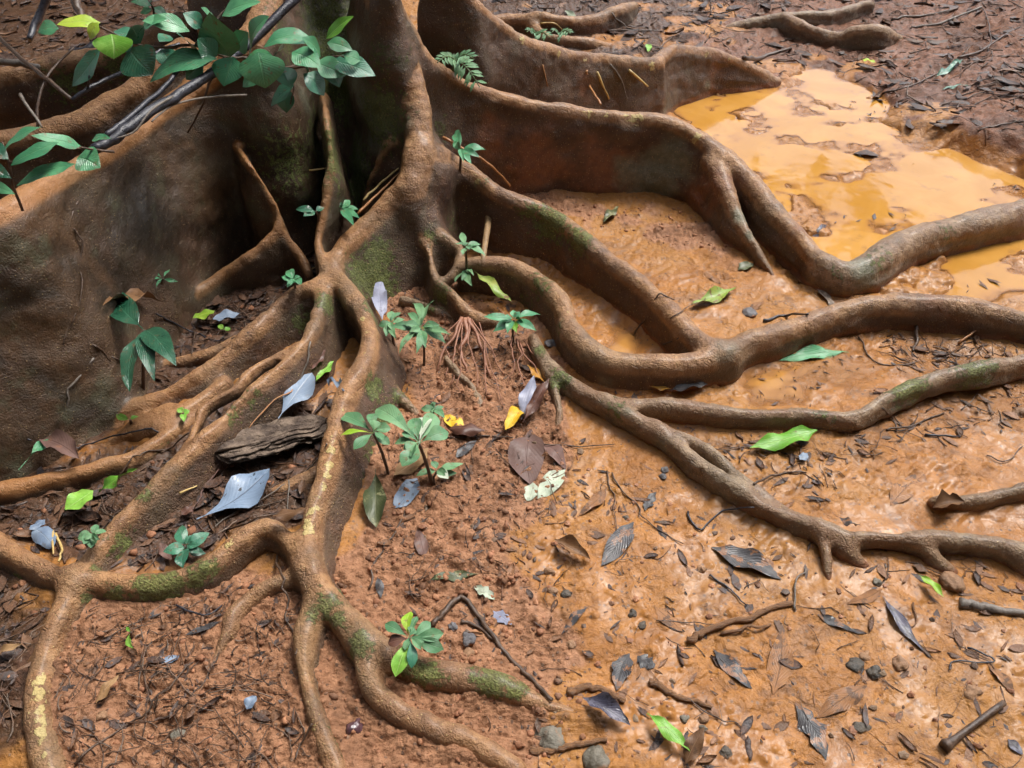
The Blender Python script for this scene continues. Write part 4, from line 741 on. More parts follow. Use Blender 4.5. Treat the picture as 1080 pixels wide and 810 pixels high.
# --- fallen leaves one can point to: base px, tip px, width px, look, label
LV = [
 ((296,450),(331,402),38,'silver','large pale blue leaf leaning behind the rotten wood chunk',dict(lift=.03,shape='obov',name='fallen_leaf')),
 ((210,553),(286,500),46,'blue','broad slate blue leaf full of small insect holes below the rotten wood',dict(lift=.02,shape='obov')),
 ((860,459),(789,478),25,'fresh','bright green leaf with pale midrib lying right of the twin grey root',dict(lift=.02,shape='ovate')),
 ((775,307),(727,326),18,'ygb','olive green leaf with browned edge between two right hand roots',dict(lift=.015)),
 ((895,373),(822,379),17,'green','muddy green leaf lying in the shallow puddle',dict(lift=.012,shape='lance')),
 ((681,757),(726,797),18,'fresh','narrow bright green leaf on the mud at the bottom edge',dict(lift=.02,shape='lance')),
 ((965,611),(992,635),11,'yg','small lime yellow leaf beside a stone under the long grey root',dict(lift=.02,shape='lance')),
 ((551,434),(533,459),17,'yellow','crumpled bright yellow leaf on the bare clay',dict(lift=.02,shape='round',fold=.5)),
 ((490,452),(468,440),16,'yellow','golden leaf scrap beside the dark curled leaf',dict(lift=.012,shape='round')),
 ((550,448),(563,407),20,'lilac','lilac grey leaf standing beside the yellow leaf',dict(lift=.02,tiplift=.02,shape='lance')),
 ((552,453),(579,413),15,'redbrown','narrow red brown leaf leaning on the lilac one',dict(lift=.03,tiplift=.02,shape='lance')),
 ((560,454),(559,512),42,'purple','very large round purple brown leaf flat on the clay',dict(lift=.006,shape='round')),
 ((596,496),(567,527),23,'palegreen','pale mint leaf with grey spots near the big round brown leaf',dict(lift=.008)),
 ((562,510),(556,529),17,'palegreen','torn pale leaf fragment touching the round brown leaf tip',dict(lift=.01,shape='round')),
 ((573,468),(597,496),17,'purple','dull brown leaf half under the round purple brown leaf',dict(lift=.004)),
 ((473,457),(512,458),19,'redbrown','glossy dark curled leaf arched over the clay beside the golden scrap',dict(lift=.015,arch=.12,curl=-.5)),
 ((479,487),(503,466),13,'black','blackish narrow leaf below the glossy curled leaf',dict(lift=.012,shape='lance')),
 ((575,410),(556,390),9,'orange','small orange yellow leaf under the hanging rootlets',dict(lift=.02,shape='lance')),
 ((668,552),(634,598),25,'dkgrey','dark grey wet leaf with pale stalk on orange mud',dict(lift=.012)),
 ((584,573),(622,594),18,'brown','curled brown leaf left of the dark grey wet leaf',dict(lift=.015,curl=.8)),
 ((750,578),(824,612),30,'dkgrey','large folded blackish leaf below the long grey root',dict(lift=.012,curl=.5,lob=.1)),
 ((858,647),(902,667),10,'dkgrey','thin rolled dark leaf on wet mud under the grey prong',dict(lift=.01,shape='lance',fold=.6)),
 ((930,630),(973,688),13,'slick','long narrow blue black leaf on the right hand mud',dict(lift=.012,shape='lance',fold=.4)),
 ((914,724),(861,758),24,'mudleaf','mud coated leaf with dark midrib at lower right',dict(lift=.008)),
 ((838,742),(871,802),26,'dkgrey','ragged dark leaf with lobed edge at the bottom right',dict(lift=.008,lob=.28)),
 ((815,733),(824,664),28,'mudleaf','long leaf plastered with orange mud',dict(lift=.004)),
 ((930,622),(893,638),13,'mudleaf','flat muddy leaf beside the prong of the grey root',dict(lift=.008)),
 ((614,740),(664,769),22,'slick','shiny violet leaf crumpled beside the mossy root tip',dict(lift=.015,curl=.5,lob=.12)),
 ((664,690),(650,730),22,'dkgrey','wilted charcoal leaf with long stalk in the middle of the mud',dict(lift=.01,lob=.2,curl=.4)),
 ((672,693),(690,705),18,'black','crumpled black leaf scrap touching the wilted charcoal leaf',dict(lift=.01,lob=.3,shape='round')),
 ((621,640),(592,671),10,'dkgrey','small dark leaf with a green glint above the mossy root tip',dict(lift=.012,shape='lance')),
 ((752,686),(793,727),20,'dkgrey','grey leaf half sunk in the mud below the split stick',dict(lift=.006)),
 ((397,500),(398,562),26,'mottled','tall mottled olive leaf propped at the foot of the front root',dict(lift=.02,shape='obov')),
 ((452,478),(416,507),25,'tan','dry tan leaf lying under the two leafy seedlings',dict(lift=.02)),
 ((440,506),(416,536),25,'blueplain','wet slate coloured leaf beneath the tan dry leaf',dict(lift=.008,shape='round')),
 ((89,494),(50,474),25,'purple','smooth grey brown leaf lying against the low left root',dict(lift=.035,shape='round')),
 ((25,505),(62,466),8,'green','green strip of leaf left of the smooth grey brown leaf',dict(lift=.03,shape='lance')),
 ((106,532),(77,552),28,'fresh','bright green broken leaf between the left roots',dict(lift=.05,shape='round')),
 ((110,541),(154,513),14,'fresh','green leaf with dark speckles leaning on the middle left root',dict(lift=.06,shape='lance')),
 ((38,562),(60,583),22,'blueplain','blue wet leaf lying left of the bright green broken leaf',dict(lift=.02,shape='round')),
 ((52,555),(36,566),12,'blueplain','small blue leaf scrap above the larger blue wet leaf',dict(lift=.025,shape='round')),
 ((206,344),(229,336),15,'yg','yellow green round leaf on the litter above the upper left root',dict(lift=.03,shape='round')),
 ((227,345),(255,339),17,'silver','pale turquoise leaf next to the yellow green round leaf',dict(lift=.03,shape='round')),
 ((335,410),(354,389),13,'fresh','green leaf with yellow blotch beside the front root',dict(lift=.03)),
 ((345,405),(364,417),11,'blueplain','small blue grey leaf by the green and yellow one',dict(lift=.015)),
 ((404,343),(404,311),18,'lilac','blue lilac leaf standing in the corner behind the bushy seedling',dict(lift=.02,tiplift=.03)),
 ((500,299),(541,333),13,'ygb','yellowing strip leaf leaning at the foot of the curved root',dict(lift=.05,shape='lance')),
 ((706,417),(745,411),14,'black','dark green black leaf under the big curved root',dict(lift=.02,curl=.4)),
 ((707,414),(685,412),9,'orange','small ochre leaf left of the dark leaf under the curved root',dict(lift=.015)),
 ((105,747),(129,717),12,'tan','tan oval leaf on the clay at lower left',dict(lift=.02)),
 ((0,697),(28,685),10,'tan','orange brown leaf at the left edge',dict(lift=.02,shape='lance')),
 ((843,241),(872,238),7,'slick','blue grey folded leaf floating in the pool corner',dict(lift=.012,shape='round')),
 ((941,190),(967,178),7,'ygb','curled ochre leaf sticking out of the pool',dict(lift=.012,tiplift=.02,shape='lance',fold=.6)),
 ((983,86),(1014,66),9,'dark','dull green leaf on the bank right of the pool',dict(lift=.015,shape='lance')),
 ((993,95),(1022,90),9,'dark','second dull green leaf lower on the bank near the water',dict(lift=.012)),
 ((636,238),(652,221),10,'mottled','grey green leaf below the mossy buttress',dict(lift=.015)),
 ((908,67),(922,70),8,'yg','tiny lime leaf at the far tip of the pool',dict(lift=.02)),
 ((592,11),(622,17),7,'palegreen','pale dry leaf lying on the knobbly back root',dict(lift=.01,shape='lance')),
 ((683,47),(684,55),8,'fresh','tiny green leaf on dark litter behind the tall thin buttress',dict(lift=.01)),
 ((981,541),(1015,535),21,'brown','crumpled grey brown dead leaf over the long grey root',dict(lift=.02,curl=.7,lob=.2)),
 ((939,534),(975,502),24,'mudleaf','broad leaf covered in ochre mud above the long grey root',dict(lift=.006,shape='round')),
 ((842,489),(850,482),10,'blueplain','small sky blue leaf scrap below the bright green leaf',dict(lift=.015,shape='round')),
 ((722,808),(739,777),20,'brown','brown leaf standing out of the mud at the bottom edge',dict(lift=.01,tiplift=.03)),
 ((262,752),(272,738),14,'blueplain','blue grey leaf scrap on the clay left of the lower root',dict(lift=.015,shape='round')),
 ((290,553),(326,545),15,'brown','brown leaf hanging over the arched root',dict(lift=.03)),
 ((194,549),(206,540),12,'redbrown','red brown leaf stump above the blue green seedling',dict(lift=.02)),
 ((183,348),(122,355),15,'brown','rusty brown leaf lying on the dark leaved sapling',dict(lift=.10,shape='lance',fold=.3)),
 ((760,300),(742,287),10,'mudleaf','muddy leaf on the clay by the ridge foot',dict(lift=.006)),
 ((690,640),(720,668),20,'mudleaf','faint leaf print buried in wet mud at the centre',dict(lift=.001)),
 ((878,548),(905,560),9,'dkgrey','wet leaf scrap caught above the grey root',dict(lift=.02)),
 ((778,286),(795,280),12,'mottled','torn olive leaf beside the foot of the long buttress',dict(lift=.012)),
 ((790,330),(806,318),9,'mudleaf','leaf edge showing from mud beside the curved root',dict(lift=.004)),
 ((448,588),(440,560),16,'purple','dull leaf flat on crumbly clay right of the front root',dict(lift=.004)),
 ((398,610),(402,632),10,'black','black narrow leaf on the clay below the mottled one',dict(lift=.01,shape='lance')),
 ((450,615),(505,606),12,'mottled','greenish decayed leaf pressed into the clay',dict(lift=.003,shape='lance')),
 ((520,645),(540,660),14,'lilac','pale grey leaf remains on crumbly clay',dict(lift=.004,lob=.25)),
 ((500,620),(522,634),12,'palegreen','whitish rotten leaf fragment near the thin bare root',dict(lift=.004,lob=.3,shape='round')),
 ((178,640),(156,652),9,'dkgrey','dark folded leaf scrap below the knee root',dict(lift=.01)),
 ((165,700),(190,693),12,'blueplain','shiny blue grey leaf among twigs below the knee root',dict(lift=.012)),
 ((235,655),(196,672),9,'black','long blackish leaf lying left of the small loop root',dict(lift=.012,shape='lance')),
 ((172,578),(184,596),12,'purple','grey brown leaf under the blue green seedling',dict(lift=.02)),
 ((640,515),(610,545),14,'mudleaf','brown muddy leaf near the split in the twin root',dict(lift=.004)),
 ((680,540),(692,520),12,'black','little forked dark leaf on the orange mud',dict(lift=.01,lob=.3)),
 ((575,545),(600,520),22,'mudleaf','faded leaf half covered by clay beside the mint leaf',dict(lift=.003)),
 ((1040,700),(1070,735),14,'mudleaf','muddy leaf near the right edge under the twig loop',dict(lift=.005)),
 ((1062,780),(1078,797),12,'slick','shiny dark leaf in the bottom right corner',dict(lift=.008)),
 ((330,395),(345,374),9,'redbrown','dark red leaf scrap in the fork of the left roots',dict(lift=.02)),
]
for b, t, wd, m, lab, kw in LV: fallen(b, t, wd, m, lab, **kw)
# --- twigs, branches, straws
def twig(name, pts, rpx, mat, label, cat='twig', lift=.006, zs=None, ys=None, group=None, r1=None):
    P = []
    for i, (px, py) in enumerate(pts):
        if ys is not None: P.append(at_y(px, py, ys[i] if isinstance(ys, (list,tuple)) else ys))
        else:
            p = hit(px, py); P.append(p+G([0,0,lift if not zs else zs[i]]))
    P = spline(P, 5) if len(P) > 2 else np.linspace(P[0], P[-1], 6)
    if ys is None: P[:,2] = np.maximum(P[:,2], gh(P[:,0], P[:,1])+.002)
    sd = nseed(); k = mpp(P[len(P)//2]); R = np.linspace(rpx, r1 if r1 is not None else rpx*.6, len(P))*k
    if name == 'dead_stick' and ys is None: R = R*.6
    Ln = np.linalg.norm(P[-1]-P[0]); q = np.arange(len(P))*.55+sd*3.3; P[1:-1,:2] += np.stack([vnoise(q, q*0+sd, 1.5, 60), vnoise(q, q*0+sd, 8.5, 61)], 1)[1:-1]*(min(.05*Ln, .012) if name == 'dead_stick' else .003)
    P = P+np.random.default_rng(sd).normal(0, .2, P.shape)*R[:,None]*.8
    V, F = tube_data(P, R, 7, .22, sd)
    return tag(mk(name, V, F, MAT[mat]), label, cat, group)
br = empty('fallen_branch', at_y(195, 95, 2.12)); tag(br, 'thick wet black branch leaning across the left buttress with a thinner stem beside it', 'branch')
def bpart(nm, pts, ys, r0, r1, mat, parent, n=5):
    P = spline([at_y(a, b, y) for (a, b), y in zip(pts, ys)], n) if len(pts) > 2 else np.linspace(at_y(*pts[0], ys[0]), at_y(*pts[1], ys[1]), 6)
    k = mpp(P[0]); sd = nseed(); R = np.linspace(r0, r1, len(P))*k; P = P+np.random.default_rng(sd).normal(0, .12, P.shape)*R[:,None]
    V, F = tube_data(P, R, 8, .12, sd); return mk(nm, V, F, MAT[mat], parent)
bpart('limb', [(335,-40),(312,-2),(256,51),(225,76),(190,99),(150,124),(120,146),(100,158)], [2.55,2.42,2.25,2.12,2.0,1.86,1.78,1.74], 4.6, 4.6, 'black_bark', br)
bpart('side_branch', [(190,70),(178,87),(150,112),(128,130),(112,143)], [2.10,2.03,1.9,1.82,1.77], 2.3, 2.8, 'black_bark', br)
bpart('twig', [(185,100),(160,116),(140,140),(110,148)], [1.98,1.86,1.80,1.76], 1.2, .8, 'twig_grey', br)
bpart('twig', [(260,100),(215,103),(180,112),(160,128)], [2.2,2.05,1.95,1.85], 1.2, .8, 'twig_grey', br)
b2 = empty('fallen_branch', at_y(110, 85, 2.1)); tag(b2, 'thin crooked black branch reaching from the leafy sapling down to the left buttress', 'branch')
bpart('limb', [(190,47),(165,56),(142,71),(112,84),(92,94),(76,106)], [2.3,2.25,2.15,2.1,2.05,2.02], 2.4, 2.4, 'black_bark', b2)
bpart('side_branch', [(76,106),(58,90),(35,72),(17,57),(-15,25)], [2.02,2.05,2.12,2.2,2.35], 2.4, 2.0, 'twig', b2)
bpart('twig', [(40,134),(40,110),(48,84),(60,68),(78,50)], [1.98,2.02,2.08,2.15,2.2], 1.6, 1.2, 'twig', b2)
bpart('twig', [(93,92),(94,80)], [2.05,2.04], 1.2, .9, 'black_bark', b2)
twig('fallen_branch', [(45,70),(70,62),(100,52),(140,45)], 7, 'black_bark', 'thick dark branch lying behind the rear left buttress', 'branch', ys=[2.75,2.8,2.85,2.95], r1=6)
twig('fallen_branch', [(-20,64),(10,66),(42,72)], 4, 'twig_grey', 'straight grey pole at the far left edge', 'branch', ys=[2.62,2.62,2.64], r1=4)
twig('leaning_sapling', [(62,-30),(40,20),(30,42)], 5, 'black_bark', 'dark leaning stem at the top left corner', 'sapling', ys=[3.6,3.5,3.4])
twig('leaning_sapling', [(76,-30),(80,0),(88,22)], 6, 'twig', 'short brown sapling stem at the top left', 'sapling', ys=[3.9,3.8,3.7])
twig('dead_stick', [(86,220),(80,240),(88,268),(88,310),(80,345),(70,370)], 1.8, 'twig', 'thin crooked dark stick hanging down the left buttress wall', lift=.02)
twig('dead_stick', [(21,100),(44,134)], 2, 'twig_grey', 'short pale straight stick on the rear buttress', ys=[1.98,1.9])
TW = [
 ('dead_stick', [(98,365),(118,382),(112,405),(104,428)], 2, 'twig', 'forked dark twig among litter under the left buttress'),
 ('dead_stick', [(118,378),(145,387),(165,392)], 1.6, 'twig', 'side twig of litter pointing at the dark leaved sapling'),
 ('dead_stick', [(100,380),(75,410),(66,440),(48,465)], 2.2, 'twig_grey', 'long grey twig running down the left litter'),
 ('dead_stick', [(180,462),(150,455),(120,462),(85,472),(30,465)], 1.8, 'black_bark', 'wavy black twig crossing the small left roots'),
 ('dead_stick', [(200,458),(180,474),(150,478),(135,490),(120,512)], 1.6, 'twig', 'bent dark twig behind the middle left root'),
 ('dead_stick', [(165,333),(200,350),(228,362),(262,352)], 1.5, 'black_bark', 'thin black twig above the upper left root'),
 ('dead_stick', [(205,350),(203,375)], 1.6, 'twig', 'short upright dark twig near the yellow green leaf'),
 ('dead_stick', [(328,362),(320,398),(308,416)], 1.7, 'twig_grey', 'slender pale twig standing behind the pale blue leaf'),
 ('dead_stick', [(310,412),(290,425),(262,455)], 1.5, 'straw_red', 'tan twig behind the rotten wood'),
 ('dead_stick', [(293,588),(297,612),(302,640),(308,668),(312,692)], 2.4, 'twig', 'upright brown stick leaning on the arched root'),
 ('dead_stick', [(345,470),(320,500),(300,515),(250,540),(212,565)], 1.4, 'twig_grey', 'long thin grey stem below the rotten wood'),
 ('dead_stick', [(305,508),(303,545)], 1.2, 'twig_grey', 'tiny upright twig before the arched root'),
 ('dead_stick', [(240,560),(275,548),(318,540)], 2.2, 'twig', 'dark twig lying along the top of the arched root'),
 ('dead_stick', [(232,497),(214,520),(203,545)], 2.0, 'redtwig', 'red brown twig by the insect eaten blue leaf'),
 ('dead_stick', [(80,808),(130,768),(170,735),(205,700)], 2.2, 'twig', 'long dark twig across the clay at lower left'),
 ('dead_stick', [(232,690),(215,720),(195,748)], 1.5, 'twig', 'thin twig below the small loop root'),
 ('dead_stick', [(124,712),(160,708),(178,712)], 1.5, 'twig', 'thin curved twig right of the knee root'),
 ('dead_stick', [(110,675),(150,656)], 1.4, 'twig', 'slim dark stick just under the knee root'),
 ('dead_stick', [(187,640),(215,650),(235,640)], 2, 'black_bark', 'black twig under the arch of the knee root'),
 ('dead_stick', [(390,622),(400,590),(412,568),(427,540)], 2.1, 'twig', 'upright dark stalk on the clay beside the front root'),
 ('dead_stick', [(330,765),(318,785),(312,802)], 2.2, 'twig', 'short stick between the two lower root forks'),
 ('thin_root', [(456,661),(470,645),(487,631),(503,650),(520,673),(540,697),(562,720),(582,740)], 3.2, 'twig', 'bare thin root bent like a hook on the crumbly clay'),
 ('thin_root', [(487,656),(500,660),(520,676)], 2.2, 'twig', 'short rootlet beside the hook shaped thin root'),
 ('thin_root', [(598,732),(612,727),(628,727),(645,734),(659,742)], 4.5, 'mudwood', 'curved muddy root hump above the violet leaf'),
 ('thin_root', [(560,792),(575,794),(590,791),(607,787),(622,785),(640,781)], 4, 'mudwood', 'muddy root bit crossing above the two grey stones'),
 ('thin_root', [(684,720),(700,729),(713,736),(730,741),(750,748)], 4, 'mudwood', 'mud covered root lying right of the wilted charcoal leaf'),
 ('dead_stick', [(715,735),(735,745),(755,760),(778,765)], 1.6, 'twig', 'thin wet twig by the mud covered root'),
 ('dead_stick', [(692,656),(720,658),(752,660)], 1.3, 'twig', 'straight thin twig touching the split stick'),
 ('dead_stick', [(748,608),(765,620),(787,640)], 2, 'black_bark', 'short black stick below the folded blackish leaf'),
 ('dead_stick', [(725,541),(738,560),(762,540),(795,537)], 2, 'black_bark', 'shiny black twig under the long grey root'),
 ('dead_stick', [(795,512),(815,502),(850,500)], 2, 'twig', 'dark twig between the two grey roots'),
 ('dead_stick', [(838,645),(838,620),(850,600)], 2.2, 'twig_grey', 'grey bent twig near the thin prong'),
 ('dead_stick', [(1019,685),(1040,692),(1044,700),(1005,699),(1000,708)], 1.8, 'black_bark', 'dark twig bent into a loop near the right edge'),
 ('dead_stick', [(962,637),(965,655),(958,665)], 2, 'mudwood', 'muddy stub beside the narrow blue black leaf'),
 ('dead_branch', [(1012,636),(1030,640),(1050,644),(1095,653)], 6, 'twig_grey', 'broken mossy branch end at the right edge of the mud'),
 ('dead_stick', [(935,455),(960,450),(995,437)], 2, 'twig', 'thin stick poking out under the mossy grey root'),
 ('dead_stick', [(930,432),(940,443),(945,456)], 2, 'twig', 'short stub below the mossy grey root'),
 ('dead_stick', [(975,460),(1012,462)], 2, 'black_bark', 'short black stick on the wet mud at right'),
 ('dead_stick', [(1040,482),(1058,488),(1078,472)], 1.3, 'twig', 'thin bent twig on wet mud near the right edge'),
 ('dead_stick', [(965,345),(966,360),(962,372)], 3.5, 'twig', 'stub rising under the big right hand root'),
 ('dead_stick', [(905,357),(925,385),(965,387)], 1.6, 'twig', 'thin twig by the shallow puddle'),
 ('dead_stick', [(1010,364),(1030,350),(1040,347)], 2.2, 'straw_red', 'red brown stick beneath the big right hand root'),
 ('dead_stick', [(668,356),(685,330),(695,312),(711,318)], 1.8, 'twig', 'forked twig leaning on the right root beside the puddle', ),
 ('dead_stick', [(700,345),(718,330),(745,316)], 1.0, 'twig', 'fine twig crossing the right root'),
 ('dead_stick', [(700,365),(713,360),(718,356)], 2, 'black_bark', 'black scrap of stick in the small puddle'),
 ('dead_stick', [(805,340),(830,334),(852,333)], 3, 'black_bark', 'wet black stick lying along the curved root'),
 ('dead_stick', [(645,500),(665,530),(685,550),(720,575)], 1.4, 'twig', 'long thin root fibre on orange mud'),
 ('dead_stick', [(640,498),(648,530),(650,560)], 1.2, 'twig', 'thin fibre running down the orange mud'),
 ('dead_stick', [(572,470),(610,472),(648,470)], 1.4, 'twig', 'straight twig lying below the twin grey root'),
 ('dead_stick', [(470,463),(520,462),(545,463)], 1.4, 'twig', 'thin twig beside the round purple brown leaf'),
 ('dead_stick', [(940,22),(970,18),(1010,10)], 3, 'twig', 'dark stick on the far bank above the humped root'),
 ('dead_stick', [(1040,60),(1044,40),(1036,10)], 1.2, 'twig', 'thin upright stem on the right bank'),
 ('dead_stick', [(960,30),(990,26),(1035,8)], 2.5, 'twig_grey', 'grey stick lying on the top right bank'),
 ('dead_stick', [(1010,62),(1035,55),(1075,30)], 2.6, 'twig', 'bent dark branch on the right bank'),
 ('dead_stick', [(930,100),(960,92),(990,78)], 2, 'twig', 'thin stick near the far water edge'),
 ('dead_stick', [(1030,140),(1055,133),(1080,130)], 2, 'twig', 'dark stick at the right water edge'),
 ('dead_stick', [(870,95),(882,100),(905,110)], 2.4, 'twig', 'muddy stick standing in the far pool'),
 ('dead_stick', [(785,62),(800,64),(815,58),(835,52)], 4, 'twig', 'dark wet branch end lying at the far pool edge'),
 ('dead_stick', [(645,15),(660,30),(680,40)], 1.4, 'twig_grey', 'pale bent twig over the back root'),
 ('dead_stick', [(640,34),(665,33),(700,34)], 1.8, 'twig', 'dark twig lying on the litter behind the buttress'),
 ('dead_stick', [(570,26),(585,26),(595,36)], 1.6, 'straw', 'pale curved twig on the back root'),
]
MAT['tanroot'] = mat_simple('prop_root_bark', (.20,.12,.055), (.33,.21,.10), 60, .45, .5)
MAT['redtwig'] = mat_simple('twig_red', (.09,.04,.03), (.15,.07,.05), 60, .4, .5)
for t in TW: twig(*t, **({'cat': 'root'} if t[0] == 'thin_root' else {'cat': 'branch'} if t[0] == 'dead_branch' else {}))
twig('straw', [(383,211),(400,195),(423,175)], 1.4, 'straw', 'pale yellow straw leaning on the central spine root', 'straw', ys=[2.30,2.36,2.42])
twig('straw', [(377,226),(398,205),(424,180)], 1.6, 'straw_red', 'orange straw leaning on the central spine root', 'straw', ys=[2.22,2.3,2.40])
twig('straw', [(346,193),(363,203)], 1.2, 'straw', 'pale straw end right of the upright fin root', 'straw', ys=[2.33,2.31])
twig('straw', [(326,180),(345,177)], 1.1, 'straw', 'tan straw crossing behind the upright fin root', 'straw', ys=[2.34,2.36])
twig('straw', [(284,312),(305,297),(327,283)], 1.4, 'straw', 'yellow straw beside the small plant left of the root fork', 'straw', ys=[2.12,2.16,2.2])
twig('straw', [(293,310),(312,292),(332,282)], 1.2, 'straw', 'pale straw lying against the left root head', 'straw', ys=[2.1,2.14,2.18])
twig('straw', [(184,417),(188,440),(194,463)], 2.2, 'palestem', 'pale cream stem standing among the left roots', 'stem', lift=.03) if 'palestem' in MAT else None
twig('straw', [(467,145),(490,158),(515,172),(538,196)], 1.6, 'straw_red', 'reddish straw arching below the long buttress', 'straw', ys=[2.52,2.5,2.5,2.55])
twig('straw', [(629,80),(642,108)], 1.4, 'straw', 'cream straw stuck on the tall thin buttress wall', 'straw', lift=.015)
twig('straw', [(618,80),(622,96),(633,115)], 1.8, 'straw_red', 'brown dangling rootlet on the tall thin buttress wall', 'rootlet', lift=.018)
twig('straw', [(643,72),(655,88),(661,108)], 1.2, 'twig_grey', 'grey curved straw on the tall thin buttress wall', 'straw', lift=.015)
twig('straw', [(663,78),(683,95)], 1.5, 'straw', 'bright slanting straw near the end of the tall thin buttress', 'straw', lift=.015)
twig('straw', [(572,73),(577,95)], 1.1, 'straw_red', 'short straw left on the tall thin buttress wall', 'straw', lift=.015)
twig('straw', [(192,526),(210,518)], 1.2, 'straw', 'short yellow straw stuck to the middle left root', 'straw', lift=.02)
twig('straw', [(59,565),(60,590)], 1.4, 'straw', 'dry straw stalk beside the blue wet leaf', 'straw', lift=.02)
twig('straw', [(62,568),(68,585),(66,598)], 1.6, 'straw', 'drooping dry sprout before the knee root', 'straw', lift=.02)
# rootlets hanging from the small root tip
RL = [(487,335,470,368,460,392,2.6),(488,336,478,372,475,404,1.6),(491,336,490,365,491,394,4.0),(493,336,505,360,517,398,3.2),(495,336,512,368,519,418,1.6),(486,336,472,362,468,400,1.3),(497,337,516,366,530,396,1.2),
      (545,358,550,380,556,410,1.4),(548,360,560,385,572,410,1.2),(505,340,512,372,528,430,1.0),(489,336,481,380,484,420,1.0),(540,356,538,380,541,405,1.1),(494,338,500,372,506,410,1.1),(552,358,566,375,580,402,1.0)]
for a in RL:
    h0 = .065 if a[0] < 530 else .05
    P = spline([at_z(a[0],a[1],h0), at_z(a[2],a[3],.042), at_z(a[4],a[5],gsm(*at_z(a[4],a[5],.01)[:2]))], 6); k = mpp(P[0])
    sd = nseed(); q = np.arange(len(P))*.35+sd*2.7; wv = sstep(0, .4, np.linspace(0, 1, len(P)))*.022; P[:,0] += vnoise(q, q*0, 2.5, 62)*wv; P[:,1] += vnoise(q, q*0+9, 7.5, 63)*wv
    P = P+np.random.default_rng(sd).normal(0, .0008, P.shape); V, F = tube_data(P, np.linspace(a[6]*.8, a[6]*.35, len(P))*k, 6, .15, sd); mk('rootlet', V, F, MAT['rootlet'], TREE)
p0, p1 = hit(515,229), hit(509,274); P = spline([p0+G([0,.03,.02]), p0+G([0,-.008,-.005]), p0*.6+p1*.4+G([0,-.03,0]), p1*.85+p0*.15+G([0,-.02,0]), p1-G([0,0,.02])], 6); V, F = tube_data(P, np.linspace(3.6,2.8,len(P))*mpp(P[0]), 9, .08, 5); mk('prop_root', V, F, MAT['tanroot'], TREE)
# --- rotten wood
A, B = hit(234,482)+G([0,0,.018]), hit(340,453)+G([0,0,.024]); ax_ = (B-A); L_ = np.linalg.norm(ax_); ax_ /= L_; sd_ = np.cross(ax_, [0,0,1]); sd_ /= np.linalg.norm(sd_); up_ = np.cross(sd_, ax_)
V = []; nr, nc = 90, 96
for i in range(nr):
    t = i/(nr-1); env = min(1, (min(t, 1-t)*13)**.4+.12)*(.84+.22*math.sin(t*2.6+.5))
    for k in range(nc):
        th = 2*PI*k/nc; ca, sa = math.cos(th), math.sin(th)
        groove = 1-.22*abs(math.sin(th*7+3*float(vnoise(ca*2,sa*2,t*2.5,98))))**4-.30*abs(float(vnoise(ca*2.2+4, sa*2.2+9, t*1.6, 90)))-.30*abs(float(vnoise(ca*6+t*.8, sa*6, t*2.2, 91)))-.16*abs(float(vnoise(ca*14, sa*14, t*5.0, 94)))+.07*float(vnoise(ca*9, sa*9, t*22, 92))
        rag = .035*float(vnoise(ca*3, sa*3, 2, 93))*(1 if t < .5 else -1)
        V.append(A+ax_*(t*L_*1.06-.03*L_+rag*L_*6*abs(t-.5))+sd_*ca*.066*env*groove+up_*(sa*.021*env*groove+.008*float(vnoise(t*5, ca*2, 3.3, 99))))
F = [(i*nc+k, i*nc+(k+1)%nc, (i+1)*nc+(k+1)%nc, (i+1)*nc+k) for i in range(nr-1) for k in range(nc)]+[tuple(range(nc))[::-1], tuple((nr-1)*nc+k for k in range(nc))]
o = mk('rotten_wood', V, F, MAT['rot']); tag(o, 'dark grooved chunk of rotten wood lying between the left roots', 'wood')
# --- split stick, bark scrap, flared stalk
twig('dead_stick', [(724,677),(745,668),(770,658),(800,648),(835,638)], 6, 'mudwood', 'thick muddy split stick with tapered end on the right mud', 'stick', r1=5, lift=.008)
twig('dead_stick', [(760,670),(785,664),(812,660)], 3.5, 'mudwood', 'splinter lying beside the thick split stick', 'stick', lift=.006)
o = fallen((862,293),(911,312),9,'tan','pale torn bark scrap caught under the log in the pool','bark', name='bark_scrap', lift=.012, lob=.4, wav=.03, fold=.3, shape='round'); o.data.materials[0] = MAT['bark_pale']
Pa, Pb = hit(993,791)+G([0,0,.012]), hit(1056,744)+G([0,0,.012]); pts = np.array([Pa+(Pb-Pa)*t for t in (0,.05,.10,.2,.35,.5,.7,.85,1.0)]); V, F = tube_data(pts, G([6.5,7,5,3.9,3.4,3.2,3.4,3.6,3.3])*mpp(Pa), 9, .12, 3)
tag(mk('leaf_stalk', V, F, MAT['twig']), 'dark straight leaf stalk with flared end in the bottom right corner', 'stalk')
